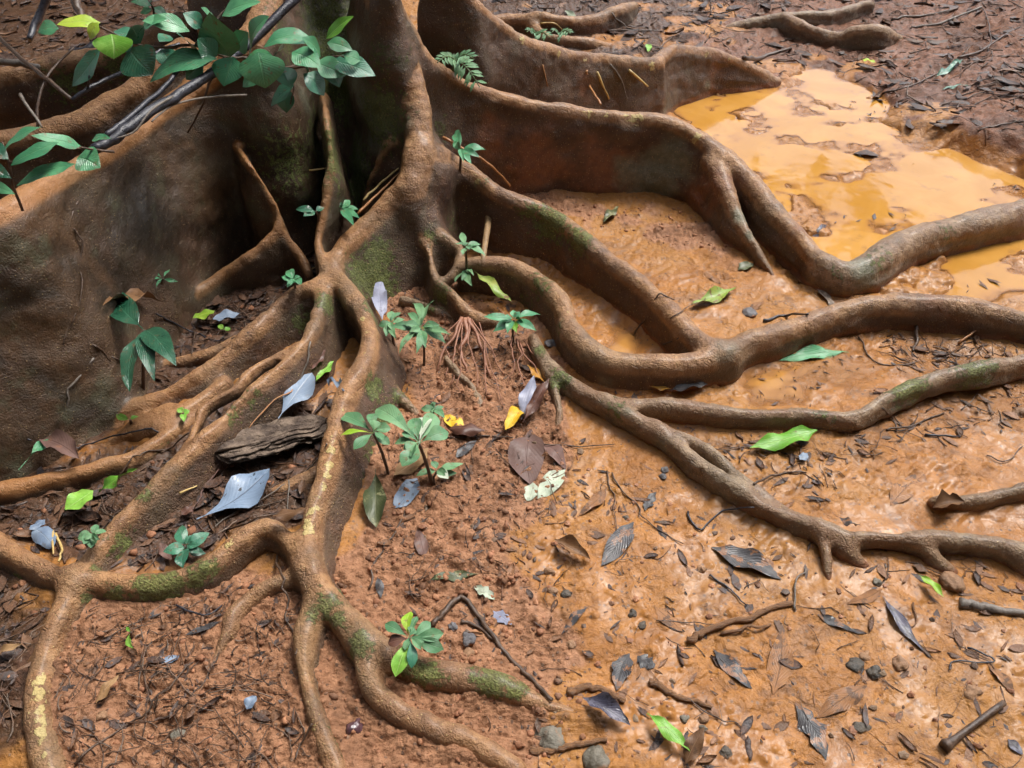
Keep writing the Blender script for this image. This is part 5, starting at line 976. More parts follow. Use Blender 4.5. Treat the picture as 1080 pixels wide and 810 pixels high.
# --- stones
def stone(px, py, rpx, mat, label, flat=.6, asp=1.0, sink=.25, cat='stone', name='stone'):
    p = hit(px, py); r = rpx*mpp(p); nu, nv = 20, 12; V = []; s = nseed(); rot = random.random()*3
    rpx *= .9; r *= .9; sink = max(sink, .38)
    for j in range(nv+1):
        ph = PI*j/nv
        for i in range(nu):
            th = 2*PI*i/nu; d = G([math.sin(ph)*math.cos(th), math.sin(ph)*math.sin(th), math.cos(ph)])
            q = .92+.42*float(vnoise(d[0]*1.5+s*3.3, d[1]*1.5, d[2]*1.5, 95))+.12*float(vnoise(d[0]*4+s, d[1]*4, d[2]*4, 96))
            x, y = d[0]*q*r*asp, d[1]*q*r; V.append((p[0]+x*math.cos(rot)-y*math.sin(rot), p[1]+x*math.sin(rot)+y*math.cos(rot), p[2]+(d[2]*q+1-2*sink)*r*flat))
    F = [(j*nu+i, (j+1)*nu+i, (j+1)*nu+(i+1)%nu, j*nu+(i+1)%nu) for j in range(nv) for i in range(nu)]
    return tag(mk(name, V, F, MAT[mat]), label, cat)
for a in [(581,777,20,'stone_grey','large flat grey green stone beside the mossy root tip at the bottom',.5,1.05),
 (629,801,13,'stone_grey','rounded grey stone at the bottom edge right of the larger one',.6,1.0),
 (701,496,5,'stone_blue','upper of two small round pebbles under the twin grey root',.8,1.0),(699,504,5,'stone_blue','lower of two small round pebbles under the twin grey root',.8,1.0),
 (922,710,9,'stone_dark','wet black pebble in the cluster on the right mud',.6,1.1),(901,702,10,'stone_dark','dark flat pebble left in the cluster on the right mud',.5,1.2),(912,692,7,'stone_brown','brown pebble topmost in the cluster on the right mud',.6,1.2),
 (949,702,10,'stone_brown','flat brown stone right of the black pebble cluster',.5,1.1),(908,768,8,'stone_dark','lone dark pebble below the muddy leaf at lower right',.5,1.3),
 (1025,730,10,'stone_brown','muddy brown stone near the right edge',.5,1.1),(1002,616,14,'stone_brown','squarish brown stone under the grey root prong',.6,1.0),(925,615,6,'stone_grey','small round olive stone above the flat muddy leaf',.8,1.0),
 (790,331,9,'stone_blue','grey pebble beside the curved right root',.6,1.2),(581,364,8,'stone_blue','blue black pebble at the start of the grey root',.7,1.1),
 (748,134,0.1,'stone_dark','',.5,1) ,(733,131,12,'stone_dark','dark wet stone in the pool beside the long buttress',.35,1.5),
 (1076,438,9,'stone_brown','orange brown stone at the right edge below the mossy root',.7,1.1),
 (188,773,9,'stone_grey','pale brown flat stone on clay between the lower roots',.4,.8),(265,745,6,'stone_blue','slate pebble beside the blue grey leaf scrap',.6,1.0),(108,756,7,'stone_brown','red brown clod right of the yellow patched root',.8,1.0),
 (602,681,6,'stone_brown','round brown pebble in the middle clay',.7,1.0),(583,625,6,'stone_brown','brown pebble left of the small dark leaf',.7,1.1),(597,627,6,'stone_dark','grey pebble touching the brown pebble',.7,1.1),(580,604,6,'stone_brown','clay coloured pebble above the pebble pair',.7,1.1),
 (667,648,5,'stone_dark','small dark pebble in the centre of the mud',.7,1.2),(678,660,6,'stone_dark','angular black pebble below the small dark one',.6,1.1),(722,759,6,'stone_grey','small grey pebble above the narrow green leaf',.7,1.1),(741,759,6,'stone_brown','brown pebble beside the small grey pebble',.7,1.1),(742,769,5,'stone_grey','light pebble below the brown one at the bottom',.7,1.2),
 (766,794,7,'stone_dark','dark pebble at the bottom right of the standing brown leaf',.6,1.2),(740,601,5,'stone_brown','pebble beside the folded blackish leaf',.7,1.0),(660,547,4,'stone_dark','tiny pebble by the dark grey leaf stalk',.7,1.0),
 (495,690,8,'stone_brown','pale brown stone beside the mossy root',.6,1.1),(495,675,8,'stone_blue','grey stone beside the hook shaped thin root',.5,1.2),(478,662,6,'stone_blue','small slate stone inside the hook shaped thin root',.6,1.0),(505,650,6,'stone_brown','rusty stone right of the hook root bend',.6,1.0)]:
    if a[2] > 1: stone(*a)
stone(374,767,9,'pod','shiny purple brown seed pod between the lower roots',.8,1.5,.2,'seed pod','seed_pod')
# --- seedlings
def plant(name, c, foot, leaves, label, cat='seedling', stem='stem', zc=None, mat='mid', shape='ovate', srad=1.6, fold=.22, arch=.10, group=None, y=None, jz=.18):
    f = hit(*foot) if y is None else at_y(*foot, y)
    C = at_y(c[0], c[1], f[1]) if zc is None else at_z(c[0], c[1], f[2]+zc)
    root = empty(name, f); tag(root, label, cat, group); r = np.random.default_rng(nseed())
    P = spline([f-G([0,0,.01]), (f+C)/2+G([r.normal(0,.004),0,0]), C], 5); V, F = tube_data(P, np.linspace(srad, srad*.7, len(P))*mpp(C), 6, .1, nseed()); mk('stem', V, F, MAT[stem], root)
    for l in leaves:
        tx, ty, w = l[:3]; m = l[3] if len(l) > 3 and l[3] else mat; b0 = l[4] if len(l) > 4 else c
        base = at_z(b0[0], b0[1], C[2]+r.uniform(-.008,.004)) if b0 == c else at_z(b0[0], b0[1], C[2]-.01)
        T0 = at_z(tx, ty, C[2]); Ln = np.linalg.norm(T0-base)
        tip = at_z(tx, ty, max(C[2]+Ln*r.uniform(-jz*1.3, jz*.6), f[2]+.006)); wm = w*mpp(tip)*r.uniform(.9,1.15)
        V, F, UV = leaf_geo(base, tip, wm, up=(r.normal(0,.15), -.25+r.normal(0,.15), 1), fold=fold, arch=arch*r.uniform(.5,1.6), shape=shape, wav=.02, seed=nseed(), stalk=.12, twist=r.normal(0,.2))
        lo = mk('leaf', V, F, MAT[m], root, uv=UV)
        if m != mat and m in ('yg','fresh'): lo['label'] = 'bright young leaf'
    if cat == 'seedling' and len(leaves) > 3:
        L0 = np.mean([math.hypot(l[0]-c[0], l[1]-c[1]) for l in leaves])
        for q in range(len(leaves)//2+1):
            an = r.random()*2*PI; ll = L0*r.uniform(.45,.8); tx, ty = c[0]+math.cos(an)*ll, c[1]+math.sin(an)*ll*.75
            base = G([C[0],C[1],C[2]+.006]); T0 = at_z(tx, ty, C[2]); Ln = np.linalg.norm(T0-base); tip = at_z(tx, ty, C[2]+Ln*r.uniform(.0,.5))
            V, F, UV = leaf_geo(base, tip, leaves[0][2]*mpp(tip)*r.uniform(.5,.8), up=(r.normal(0,.2), -.25+r.normal(0,.2), 1), fold=fold*1.4, arch=arch, shape=shape, wav=.03, seed=nseed(), stalk=.12, twist=r.normal(0,.3)); mk('leaf', V, F, MAT[mat], root, uv=UV)
    return root
plant('seedling', (444,347), (447,385), [(459,316,13),(435,320,9),(430,330,8),(411,344,11),(421,373,10),(439,373,9),(449,367,12),(470,362,11),(464,343,10),(475,353,9),(430,356,9),(456,342,4,'yg')], 'bushy seedling with a rosette of many narrow leaves between the front roots', shape='lance', mat='mid')
plant('seedling', (412,341), (415,362), [(399,344,8),(413,328,8),(407,355,9),(418,358,8),(427,337,9),(424,330,7)], 'small seedling tucked left of the bushy rosette', zc=.06, shape='lance')
plant('seedling', (542,338), (541,362), [(510,334,10),(520,350,9),(535,352,9),(545,351,8,'fresh'),(566,349,10),(570,332,10),(529,340,8)], 'spreading seedling with long glossy leaves under the curved root', mat='green', shape='lance')
plant('seedling', (492,285), (493,305), [(480,298,8),(487,296,7),(498,302,9),(509,288,8),(486,273,8),(484,282,6)], 'little seedling in the fork of the small roots', zc=.06)
plant('seedling', (491,261), (492,280), [(487,245,8),(507,258,9),(512,270,10),(488,269,7)], 'seedling with pointed leaves beside the thin prop root', zc=.09, shape='lance')
plant('seedling', (394,457), (410,500), [(360,437,17),(358,460,9,'yg'),(373,474,14),(395,436,12),(411,469,10),(408,447,11)], 'seedling leaning over the front root with dark upper leaf', mat='mid', shape='obov', srad=2)
plant('seedling', (442,468), (456,510), [(397,431,20),(459,437,18),(450,440,14,'palegreen'),(424,492,20),(473,456,17),(436,441,14),(416,468,9)], 'larger seedling with broad mid green leaves right of the front root', mat='mid', shape='obov', srad=2.4)
plant('seedling', (461,497), (459,512), [(489,489,13),(473,505,11,'palegreen'),(439,502,10),(482,499,8)], 'low sprout with blunt leaflets at the foot of the larger seedling', zc=.035)
plant('seedling', (458,432), (459,442), [(444,431,8),(469,441,8),(457,424,6),(468,429,6)], 'tiny sprout behind the larger seedling', zc=.03)
plant('seedling', (197,577), (197,590), [(192,554,15),(172,582,13),(193,599,16),(221,562,13),(217,584,11)], 'blue green seedling in the bay of the knee root', mat='dark', zc=.05, fold=.1)
plant('seedling', (432,673), (434,690), [(433,645,12,'yg'),(417,714,17,'fresh'),(406,658,11),(468,685,16),(454,656,13),(468,668,13),(409,679,13,'redbrown'),(434,705,11,'dark'),(440,650,9)], 'seedling with lime new leaves growing by the mossy root', mat='mid', shape='obov', zc=.05)
plant('seedling', (98,564), (99,575), [(82,568,11),(112,561,10),(96,578,11),(102,553,9),(88,574,9)], 'small clover like seedling between the left roots', zc=.04, shape='round')
plant('seedling', (360,221), (360,236), [(345,229,10),(369,211,10),(379,230,10),(373,238,9),(378,221,8)], 'star shaped seedling behind the left root head', mat='green', zc=.05)
plant('seedling', (333,223), (335,232), [(312,221,9),(320,228,10),(342,219,8)], 'teal seedling left of the star shaped one', mat='dark', zc=.04)
plant('seedling', (310,296), (312,304), [(297,292,9),(318,300,10),(305,285,9),(303,303,8)], 'bright green seedling left of the root fork', mat='green', zc=.03)
plant('seedling', (486,159), (485,180), [(482,137,10),(512,158,10),(497,173,11),(478,150,8),(506,166,8)], 'glossy seedling at the foot of the long buttress', mat='green', zc=.08)
plant('grass_tuft', (172,294), (172,300), [(162,284,4),(165,303,4),(188,297,4),(180,284,4),(158,294,3)], 'small grassy sprout by the left buttress wall', 'grass', mat='green', shape='lance', zc=.03)
plant('seedling', (236,348), (236,353), [(230,343,6),(243,346,6)], 'two leaved sprout beside the pale turquoise leaf', mat='fresh', zc=.02)
plant('seedling', (193,436), (193,443), [(187,431,7),(200,433,7),(194,445,6)], 'tiny bright sprout next to the cream stem', mat='fresh', zc=.02)
plant('seedling', (138,667), (138,672), [(141,684,8),(133,661,4)], 'single leaf sprout on bare clay under the knee root', mat='fresh', zc=.025, shape='lance')
plant('seedling', (137,443), (137,447), [(123,437,7),(146,439,6)], 'low sprout on the small left roots', mat='fresh', zc=.02)
# fern
def fern(c, foot, y, fronds, label):
    f = at_y(*foot, y) if y else hit(*foot); root = empty('fern', f); tag(root, label, 'fern')
    for (tx, ty, n, ll) in fronds:
        C = at_y(c[0], c[1], f[1]-.02); T = at_y(tx, ty, f[1]-.10); P = spline([f, C, (C+T)/2+G([0,0,.02]), T], 6)
        V, F = tube_data(P, np.linspace(1.1,.5,len(P))*mpp(C), 5, .1, nseed()); fr = mk('frond', V, F, MAT['gstem'], root)
        VV, FF, UU = [], [], []
        for i in range(n):
            t = .25+.72*i/n; k = int(t*(len(P)-1)); b = P[k]; d = P[min(k+1,len(P)-1)]-P[k]; d /= np.linalg.norm(d)+1e-9; sd = np.cross(d, [0,-.5,.8]); sd /= np.linalg.norm(sd)
            for s in (-1,1):
                l = ll*mpp(b)*(1-.65*abs(t-.45)); v, f_, u = leaf_geo(b, b+sd*s*l+d*l*.55-G([0,0,l*.25]), l*.34, up=(0,-.5,.8), shape='lance', seed=nseed(), n=6)
                FF += [tuple(j+len(VV) for j in q) for q in f_]; VV += list(v); UU += list(u)
        mk('leaflet', VV, FF, MAT['mid'], fr, uv=UU)['kind'] = 'stuff'
        VV = None
    return root
fern((481,66), (474,86), 2.72, [(506,92,9,15),(461,66,7,11),(500,62,7,12)], 'small fern growing on the long buttress behind the spine root')
fern((566,38), (563,44), 3.9, [(580,40,6,9),(555,34,5,7)], 'little fern by the knobbly back root')
fern((590,38), (588,44), 3.85, [(602,36,6,8),(582,34,5,6)], 'second little fern on the low back root')
# --- the leafy sapling above the left buttress
def bough(name, label, cat, stems, leaves, y0):
    root = empty(name, at_y(*stems[0][0][0], stems[0][1][0])); tag(root, label, cat); r = np.random.default_rng(nseed())
    for pts, ys, r0 in stems: bpart('stem', pts, ys, r0, r0*.6, 'stem', root)
    for l in leaves:
        (bx,by),(tx,ty),w,m = l[:4]; yb = l[4] if len(l) > 4 else y0
        yb = yb+r.uniform(-.03,.03); b = at_y(bx, by, yb); t = at_y(tx, ty, yb-r.uniform(.0,.05)); wm = w*mpp(t)*1.42
        # blade faces up and towards the clearing
        V, F, UV = leaf_geo(b, t, wm, up=(r.normal(0,.16)+.05, -.50+r.normal(0,.18), .9), fold=r.uniform(.03,.18), arch=r.uniform(.03,.12), shape='ovate', wav=.02, seed=nseed(), stalk=.06)
        lo = mk('leaf', V, F, MAT[m], root, uv=UV)
        if m == 'yg' or m == 'fresh': lo['label'] = 'bright yellow green leaf'
    return root
bough('leafy_sapling', 'sapling spray of large glossy green leaves hanging over the left buttress', 'sapling',
 [([(330,62),(300,72),(268,62),(238,60),(205,48),(170,50),(140,45),(105,28)], [2.28,2.25,2.2,2.18,2.15,2.12,2.1,2.08], 1.8), ([(238,60),(222,84),(214,110),(198,140)], [2.18,2.16,2.14,2.2], 1.6), ([(300,72),(322,70),(350,60),(380,62)], [2.25,2.24,2.24,2.22], 1.4), ([(205,48),(222,30),(238,10),(262,0)], [2.15,2.16,2.2,2.22], 1.3), ([(300,72),(310,90),(306,110)], [2.25,2.22,2.2], 1.2)],
 [((106,24),(60,26),13,'yg',2.08),((104,24),(95,42),12,'yg',2.07),((118,36),(120,62),29,'fresh',2.07),((106,52),(76,91),18,'dark',2.08),((148,46),(139,28),18,'dark',2.1),((136,51),(161,79),30,'dark',2.08),((200,33),(150,22),16,'green',2.13),((214,29),(193,14),15,'dark',2.15),((234,17),(275,2),17,'green',2.18),((243,60),(221,13),33,'green',2.15),((264,57),(284,17),26,'green',2.16),((229,59),(208,41),18,'dark',2.16),((208,62),(186,35),22,'dark',2.17),((229,62),(158,87),21,'green',2.12),((246,60),(236,91),29,'green',2.12),((273,55),(280,93),35,'green',2.12),((328,40),(278,50),18,'green',2.18),((308,55),(338,71),20,'green',2.18),((333,66),(365,80),18,'green',2.2),((350,64),(396,80),20,'dark',2.2),((320,78),(342,101),19,'dark',2.2),((298,70),(306,93),18,'dark',2.22),((303,92),(302,119),18,'dark',2.2),((344,41),(373,17),12,'fresh',2.2),((345,45),(372,53),12,'green',2.2),((294,38),(322,46),17,'dark',2.24),((120,33),(150,38),12,'dark',2.12),((290,60),(300,50),14,'dark',2.24),((180,38),(168,44),14,'dark',2.2),((250,52),(262,34),18,'green',2.17),((215,66),(196,84),16,'green',2.13),((258,64),(296,72),18,'green',2.16),((170,52),(182,74),15,'dark',2.14),((322,70),(322,52),16,'green',2.2),((285,66),(268,84),16,'dark',2.17),((140,46),(122,56),14,'dark',2.1),((345,66),(358,92),16,'dark',2.2),((232,30),(212,8),15,'green',2.17),((310,90),(286,112),15,'dark',2.22),((62,30),(40,34),12,'green',2.1),((150,30),(176,20),13,'green',2.13),((380,64),(362,58),12,'green',2.2),((278,72),(256,92),15,'green',2.15),((190,54),(176,72),15,'green',2.12),((338,60),(318,40),14,'green',2.2)], 2.15)
bough('leafy_sapling', 'low sprig of long dark green leaves at the left edge before the buttress', 'sapling',
 [([(24,222),(14,196),(10,172),(2,150)], [1.52,1.52,1.53,1.54], 1.5), ([(10,172),(40,160),(85,156)], [1.53,1.56,1.6], 1.2), ([(120,160),(100,158),(84,155)], [1.66,1.63,1.6], 1.5)],
 [((43,134),(4,159),12,'green',1.58),((87,156),(33,143),12,'green',1.6),((62,150),(10,175),12,'green',1.57),((79,173),(17,196),13,'green',1.57),((82,166),(106,177),22,'green',1.6),((-12,150),(9,168),12,'dark',1.54),((-16,170),(12,188),12,'dark',1.53),((98,147),(117,146),8,'green',1.64),((-10,195),(16,205),9,'green',1.52)], 1.57)
plant('sapling', (152,348), (150,410), [(117,305,27,'deep'),(186,386,27,'deep'),(137,413,25,'deep'),(163,402,17,'deep')], 'young sapling with four large dark glossy leaves under the left buttress', 'sapling', mat='dark', srad=2.2, fold=.12, jz=.12)
bough('leafy_sapling', 'small seedling leaves at the very top left edge of the litter', 'sapling', [([(160,30),(162,10),(150,-6)], [3.0,3.0,3.0], 1.4)], [((160,6),(138,2),8,'green',3.0),((162,8),(176,16),8,'green',3.0),((158,2),(168,-6),8,'green',3.0),((160,10),(148,14),8,'green',3.0)], 3.0)
# ------------------------------------------------------------------ litter nobody could count
def in_px(px0, py0, px1, py1): return [(px0,py0),(px1,py0),(px1,py1),(px0,py1)]
def scatter(n, polys, smin, smax, pal, shape=1, seed=0, lift=.003, tilt=.35, frac=1.0):
    r = np.random.default_rng(seed); VV, FF, TT = [], [], []
    areas = []
    for P in polys:
        Q = G(P); areas.append(abs(.5*np.sum(Q[:,0]*np.roll(Q[:,1],-1)-Q[:,1]*np.roll(Q[:,0],-1))))
    areas = G(areas)/sum(areas)
    for P, a in zip(polys, areas):
        Q = G(P); lo, hi = Q.min(0)-(.0 if smax < .1 else .3), Q.max(0)+(.0 if smax < .1 else .3); hi = np.minimum(hi, [3.2,7.5]); lo = np.maximum(lo, [-4.2,.45]); k = int(n*a*3)+40
        x = r.uniform(lo[0], hi[0], k); y = r.uniform(lo[1], hi[1], k); d = poly_sd(x, y, P); ok = d < r.normal(0, .03 if smax < .1 else .22, k); x, y = x[ok][:int(n*a)+1], y[ok][:int(n*a)+1]
        z = gh(x, y); f = fsample(x, y, z+.01); z2 = z; ok = f > .012; 
        for X, Y, Zg in zip(x[ok], y[ok], z2[ok]):
            if poly_sd(X, Y, POOL) < -.03 and Zg < WL: continue
            L = smin+(smax-smin)*r.random()**2; th = r.random()*2*PI; c, s_ = math.cos(th), math.sin(th); ti = r.normal(0, tilt); wr = r.uniform(.12,.5)
            n0 = len(VV); cu = r.normal(0,.25); col = G(pal[r.integers(len(pal))])*r.uniform(.6,1.35)
            prof_ = [(-.5,.05),(-.25,.75),(.05,1),(.3,.7),(.5,.04)]
            for (a_, w_) in prof_:
                w_ *= r.uniform(.75,1.2)
                for u in (-1,0,1):
                    lx = a_*L; ly = u*w_*wr*L*.5; lz = abs(a_)*ti*L*.4+(u*u)*cu*L*.25+r.normal(0,.012)*L
                    VV.append((X+lx*c-ly*s_, Y+lx*s_+ly*c, max(Zg+lift+lz+.15*L*abs(ti)*.5, Zg-.003))); TT.append((*col,1))
            for i in range(4):
                for k_ in range(2): FF.append((n0+i*3+k_, n0+i*3+k_+1, n0+(i+1)*3+k_+1, n0+(i+1)*3+k_))
    return VV, FF, G(TT)
PAL_D = [(.035,.025,.022),(.06,.038,.028),(.09,.052,.033),(.12,.065,.038),(.05,.042,.042),(.075,.062,.058),(.15,.085,.05),(.03,.022,.02)]
PAL_M = [(.05,.035,.03),(.10,.055,.032),(.15,.075,.04),(.07,.058,.056),(.22,.11,.055),(.03,.025,.025)]
ML = mat_litter('leaf_litter_mix', .42); MC = mat_litter('clay_crumb_mix', .7); MG = mat_litter('gravel_mix', .4)
def stuff(name, dat, label, cat):
    V, F, T = dat; o = mk(name, V, F, MC if name == 'clay_crumbs' else MG if name == 'gravel' else ML, cols={'tint': T}, org=(0,0,0), smooth='g' not in name[:1]); return tag(o, label, cat, kind='stuff')
stuff('leaf_litter', scatter(2600, Z_LIT[:2], .03, .13, PAL_D, seed=1), 'dark decaying leaves carpeting the ground behind the tree', 'leaf litter')
stuff('leaf_litter', scatter(2300, Z_LIT[2:4]+Z_LIT[7:8], .010, .075, PAL_D, seed=2), 'brown leaf scraps and chaff between the left roots', 'leaf litter')
stuff('leaf_litter', scatter(420, Z_LIT[4:7]+Z_LIT[8:], .008, .055, PAL_M, seed=3), 'muddy leaf bits caught along the right roots', 'leaf litter')
stuff('leaf_litter', scatter(1300, Z_BANK, .02, .14, PAL_D, seed=4), 'dead leaves scattered on the bank beyond the pool', 'leaf litter')
RIGHT = [gp([(420,420),(600,460),(760,560),(1090,620),(1090,830),(560,830),(400,700)])]
stuff('leaf_litter', scatter(650, RIGHT, .006, .05, PAL_M, seed=5, tilt=.2, lift=.001), 'small dark leaf flecks pressed into the wet mud', 'leaf litter')
stuff('leaf_litter', scatter(900, [gp([(60,620),(330,620),(340,830),(40,830)])]+[gp([(400,280),(560,330),(590,440),(420,430)])], .008, .05, PAL_M, seed=6, tilt=.2, lift=.001), 'small leaf scraps on the crumbly clay between the roots', 'leaf litter')
def floats(n, P, z0, smin, smax, seed, thr=.28):
    r = np.random.default_rng(seed); Q = G(P); lo, hi = Q.min(0), np.minimum(Q.max(0), [3.0,6]); VV, FF, TT = [], [], []
    while n > 0:
        n -= 1; x, y = r.uniform(lo, hi)
        if poly_sd(x, y, P) > 0 or vnoise(G([x*3.1]), G([y*4.3]), 3.3, 64)[0] < thr or float(gh(x, y)) > z0+.004 or fsample(G([x]), G([y]), G([0.]))[0] < .01: continue
        L = smin+(smax-smin)*r.random()**2; th = r.random()*6.3; w = L*r.uniform(.08,.4); c, s_ = math.cos(th), math.sin(th); n0 = len(VV); t = G(PAL_M[r.integers(len(PAL_M))]); lift = r.uniform(.002,.01)
        for a_, b_, h_ in ((-.5,0,0),(-.15,-.5,.2),(.5,0,1),(.1,.5,.4),(0,0,.9)): VV.append((x+a_*L*c-b_*w*s_, y+a_*L*s_+b_*w*c, z0+.0015+h_*lift)); TT.append((*t,1))
        FF += [(n0,n0+1,n0+4),(n0+1,n0+2,n0+4),(n0+2,n0+3,n0+4),(n0+3,n0,n0+4)]
    return VV, FF, G(TT)
def twigs(n, polys, lmin, lmax, rad, pal, seed):
    r = np.random.default_rng(seed); VV, FF, TT = [], [], []
    A_ = G([abs(.5*np.sum(G(P)[:,0]*np.roll(G(P)[:,1],-1)-G(P)[:,1]*np.roll(G(P)[:,0],-1))) for P in polys]); A_ = A_/A_.sum()
    for P, a in zip(polys, A_):
        Q = G(P); lo, hi = np.maximum(Q.min(0), [-4.2,.45]), np.minimum(Q.max(0), [3.2,7.5])
        for _ in range(int(n*a)+1):
            x, y = r.uniform(lo, hi)
            if poly_sd(x, y, P) > 0: continue
            L = lmin+(lmax-lmin)*r.random()**2; th = r.random()*PI; bend = r.normal(0,.5); pts = []
            for t in np.linspace(-.5,.5,6):
                q = th+bend*t*.6+r.normal(0,.10); X, Y = x+math.cos(q)*L*t, y+math.sin(q)*L*t; pts.append((X, Y, float(gh(X, Y))))
            pts = G(pts)
            if (fsample(pts[:,0], pts[:,1], pts[:,2]+.01) < .006).any() or (pts[:,2] < WL-.004).any(): continue
            lin = np.linspace(pts[0,2], pts[-1,2], 6); pts[:,2] = np.maximum(lin, pts[:,2])*.6+pts[:,2]*.4+r.uniform(.0,.006)
            R = rad*r.uniform(.5,1.3); v, f = tube_data(pts, np.linspace(R, R*.5, 6), 5, .15, int(r.integers(1e6))); n0 = len(VV); col = G(pal[r.integers(len(pal))])*r.uniform(.7,1.3)
            VV += list(v); FF += [tuple(i+n0 for i in q) for q in f]; TT += [(*col,1)]*len(v)
    return VV, FF, G(TT)
PAL_T = [(.04,.028,.022),(.07,.045,.033),(.10,.065,.045),(.13,.07,.04),(.17,.13,.10)]
stuff('fine_twigs', twigs(2200, Z_LIT[2:4]+Z_LIT[7:8], .03, .20, .0017, PAL_T, 31), 'fine broken twigs strewn between the left roots', 'twigs')
stuff('fine_twigs', twigs(520, [gp([(60,620),(330,620),(340,830),(40,830)])], .02, .14, .0013, PAL_T, 11), 'fine broken twigs on the crumbly clay at lower left', 'twigs')
stuff('fine_twigs', twigs(600, Z_LIT[4:7]+Z_LIT[8:], .02, .12, .0016, PAL_T, 32), 'fine broken twigs caught along the right roots', 'twigs')
stuff('fine_twigs', twigs(210, RIGHT, .015, .10, .0010, PAL_T, 12), 'thin root hairs lying on the open wet mud', 'twigs')
stuff('fine_twigs', twigs(1800, Z_LIT[:2]+Z_BANK, .05, .30, .0032, PAL_T, 13), 'dark sticks scattered over the far ground and bank', 'twigs')
stuff('fine_twigs', twigs(260, [gp([(400,280),(560,330),(600,460),(600,640),(420,640),(390,430)])], .02, .10, .0014, PAL_T+[(.2,.1,.06)]*3, 14), 'thin red root hairs over the crumbly clay', 'twigs')
def gravel(n, polys, rmin, rmax, pal, seed, sink=.35):
    r = np.random.default_rng(seed); VV, FF, TT = [], [], []
    ico = bpy.data.meshes.new('t'); import bmesh; bm = bmesh.new(); bmesh.ops.create_icosphere(bm, subdivisions=1, radius=1); bv = G([v.co[:] for v in bm.verts]); bf = [tuple(v.index for v in f.verts) for f in bm.faces]; bm.free(); bpy.data.meshes.remove(ico)
    A_ = G([abs(.5*np.sum(G(P)[:,0]*np.roll(G(P)[:,1],-1)-G(P)[:,1]*np.roll(G(P)[:,0],-1))) for P in polys]); A_ = A_/A_.sum()
    for P, a in zip(polys, A_):
        Q = G(P); lo, hi = np.maximum(Q.min(0), [-3,.45]), np.minimum(Q.max(0), [3,6])
        for _ in range(int(n*a)+1):
            x, y = r.uniform(lo, hi); 
            if poly_sd(x, y, P) > 0: continue
            z = float(gh(x, y))
            if fsample(G([x]), G([y]), G([z+.008]))[0] < .004 or z < WL: continue
            R = rmin+(rmax-rmin)*r.random()**3; s = r.random(3)*50; q = 1+.55*vnoise(bv[:,0]*1.5+s[0], bv[:,1]*1.5+s[1], bv[:,2]*1.5+s[2], 97)
            sc_ = G([r.uniform(.8,1.3), r.uniform(.7,1.1), r.uniform(.5,.85)])*R; n0 = len(VV); v = bv*q[:,None]*sc_; th = r.random()*6.3; c, s_ = math.cos(th), math.sin(th)
            v = np.stack([v[:,0]*c-v[:,1]*s_+x, v[:,0]*s_+v[:,1]*c+y, v[:,2]+z+R*(.5-sink)], 1); col = G(pal[r.integers(len(pal))])*r.uniform(.75,1.25)
            VV += list(v); FF += [tuple(i+n0 for i in f) for f in bf]; TT += [(*col,1)]*len(v)
    return VV, FF, G(TT)
PAL_C = [(.33,.15,.078),(.42,.20,.105),(.26,.115,.06),(.36,.165,.09),(.19,.10,.06)]
stuff('clay_crumbs', gravel(4200, Z_CRUMB, .0015, .009, PAL_C, 21), 'crumbs of red clay and grit on the bare soil', 'clay crumbs')
stuff('leaf_litter', floats(900, POOL, WL, .008, .06, 31, .12), 'leaf scraps floating on the muddy pool', 'leaf litter')
stuff('leaf_litter', floats(90, PUD[2], WL, .006, .035, 32, -9), 'dark flecks sitting in the shallow puddle', 'leaf litter')
stuff('gravel', gravel(900, RIGHT, .0015, .010, PAL_C+[(.12,.09,.07),(.2,.14,.09)], 22, .45), 'small gravel stuck in the wet orange mud', 'gravel')
stuff('clay_crumbs', gravel(500, Z_LIT[2:4]+Z_LIT[7:8], .003, .014, PAL_C+[(.1,.06,.04)], 23), 'clay crumbs among the litter at left', 'clay crumbs')
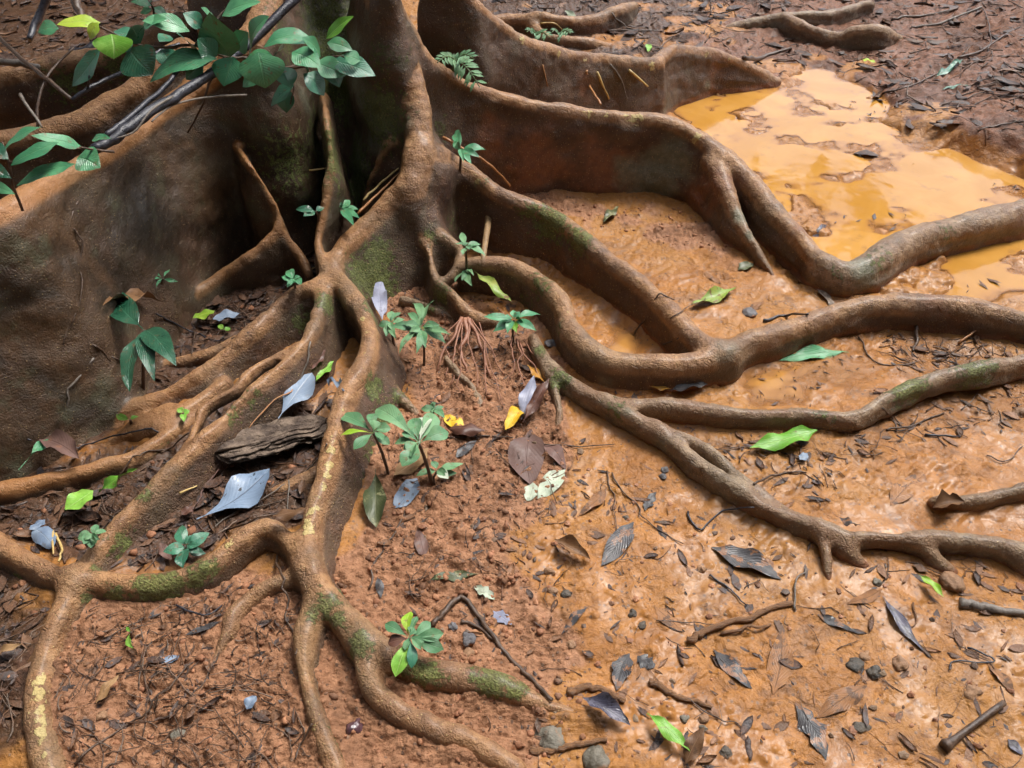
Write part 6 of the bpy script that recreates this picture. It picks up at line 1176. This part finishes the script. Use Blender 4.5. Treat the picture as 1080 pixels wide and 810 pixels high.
# ------------------------------------------------------------------ the forest put in out of view and shaped to cut low light
r = np.random.default_rng(77); VV, FF, TT = [], [], []
for _ in range(15000):
    a = r.random()*2*PI; k = r.random()
    if k < .74:      # unseen undergrowth ring, with gaps left for sky reflections
        R = 5.8+4.5*r.random(); x, y = R*math.cos(a)+.2, 2.6+R*math.sin(a); back = y > 3.5
        if back: y += 1.5
        z = r.random()**.8*(5.5 if back and x > -1 else 8.5)
        if back and x > -1 and z > 1.2 and vnoise(G([x*1.1+3]), G([.5]), z*.25, 68)[0] > -.25: continue
    else:           # added canopy edge, narrows the light to overhead
        R = 4.2+6*r.random(); x, y, z = R*math.cos(a)+.8, 2.4+R*math.sin(a), 7.5+2.5*r.random()
        if y > 3.5 and x > -.5: continue
    if y > 3 and abs(x) < 3.2 and z < .6 and y < 6.5: continue
    L = r.uniform(.28,.65); d = r.normal(0,1,3); d /= np.linalg.norm(d); e = np.cross(d, r.normal(0,1,3)); e /= np.linalg.norm(e); c = G([x,y,z]); n0 = len(VV)
    VV += [c-d*L, c+e*L*.42, c+d*L, c-e*L*.42]; FF.append((n0,n0+1,n0+2,n0+3)); g = r.uniform(.5,1.3); TT += [(.035*g,.07*g,.022*g,1)]*4
stuff('forest', (VV, FF, G(TT)), 'unseen rainforest foliage added around the muddy clearing to block low light', 'undergrowth')
# ------------------------------------------------------------------ light
w = bpy.data.worlds.new('World'); SC.world = w; w.use_nodes = True
t = w.node_tree; bg = t.nodes['Background']; sky = t.nodes.new('ShaderNodeTexSky'); sky.sky_type = 'NISHITA'; sky.sun_disc = False
EL, AZ = math.radians(60), math.radians(46)      # sun height; azimuth from +Y towards +X
sky.sun_elevation = EL; sky.sun_rotation = AZ; sky.dust_density = 2.0
hs = t.nodes.new('ShaderNodeHueSaturation'); hs.inputs['Saturation'].default_value = .45
t.links.new(sky.outputs[0], hs.inputs['Color']); t.links.new(hs.outputs[0], bg.inputs['Color']); bg.inputs['Strength'].default_value = .14
sl = bpy.data.lights.new('sun', 'SUN'); sl.energy = 1.5; sl.angle = math.radians(20); sl.color = (1, .96, .90)
so = bpy.data.objects.new('sun', sl); COL.objects.link(so)
d = Vector((math.sin(AZ)*math.cos(EL), math.cos(AZ)*math.cos(EL), math.sin(EL))); so.rotation_euler = d.to_track_quat('Z', 'Y').to_euler(); so.location = d*10
SC.view_settings.view_transform = 'Standard'; SC.view_settings.look = 'None'; SC.view_settings.gamma = 1; SC.view_settings.use_curve_mapping = False
SC.view_settings.exposure = 1.4
SC.cycles.max_bounces = 5; SC.cycles.diffuse_bounces = 2; SC.cycles.glossy_bounces = 2; SC.cycles.transparent_max_bounces = 6; SC.cycles.caustics_reflective = False; SC.cycles.caustics_refractive = False
SC.cycles.use_adaptive_sampling = True; SC.cycles.adaptive_threshold = .03
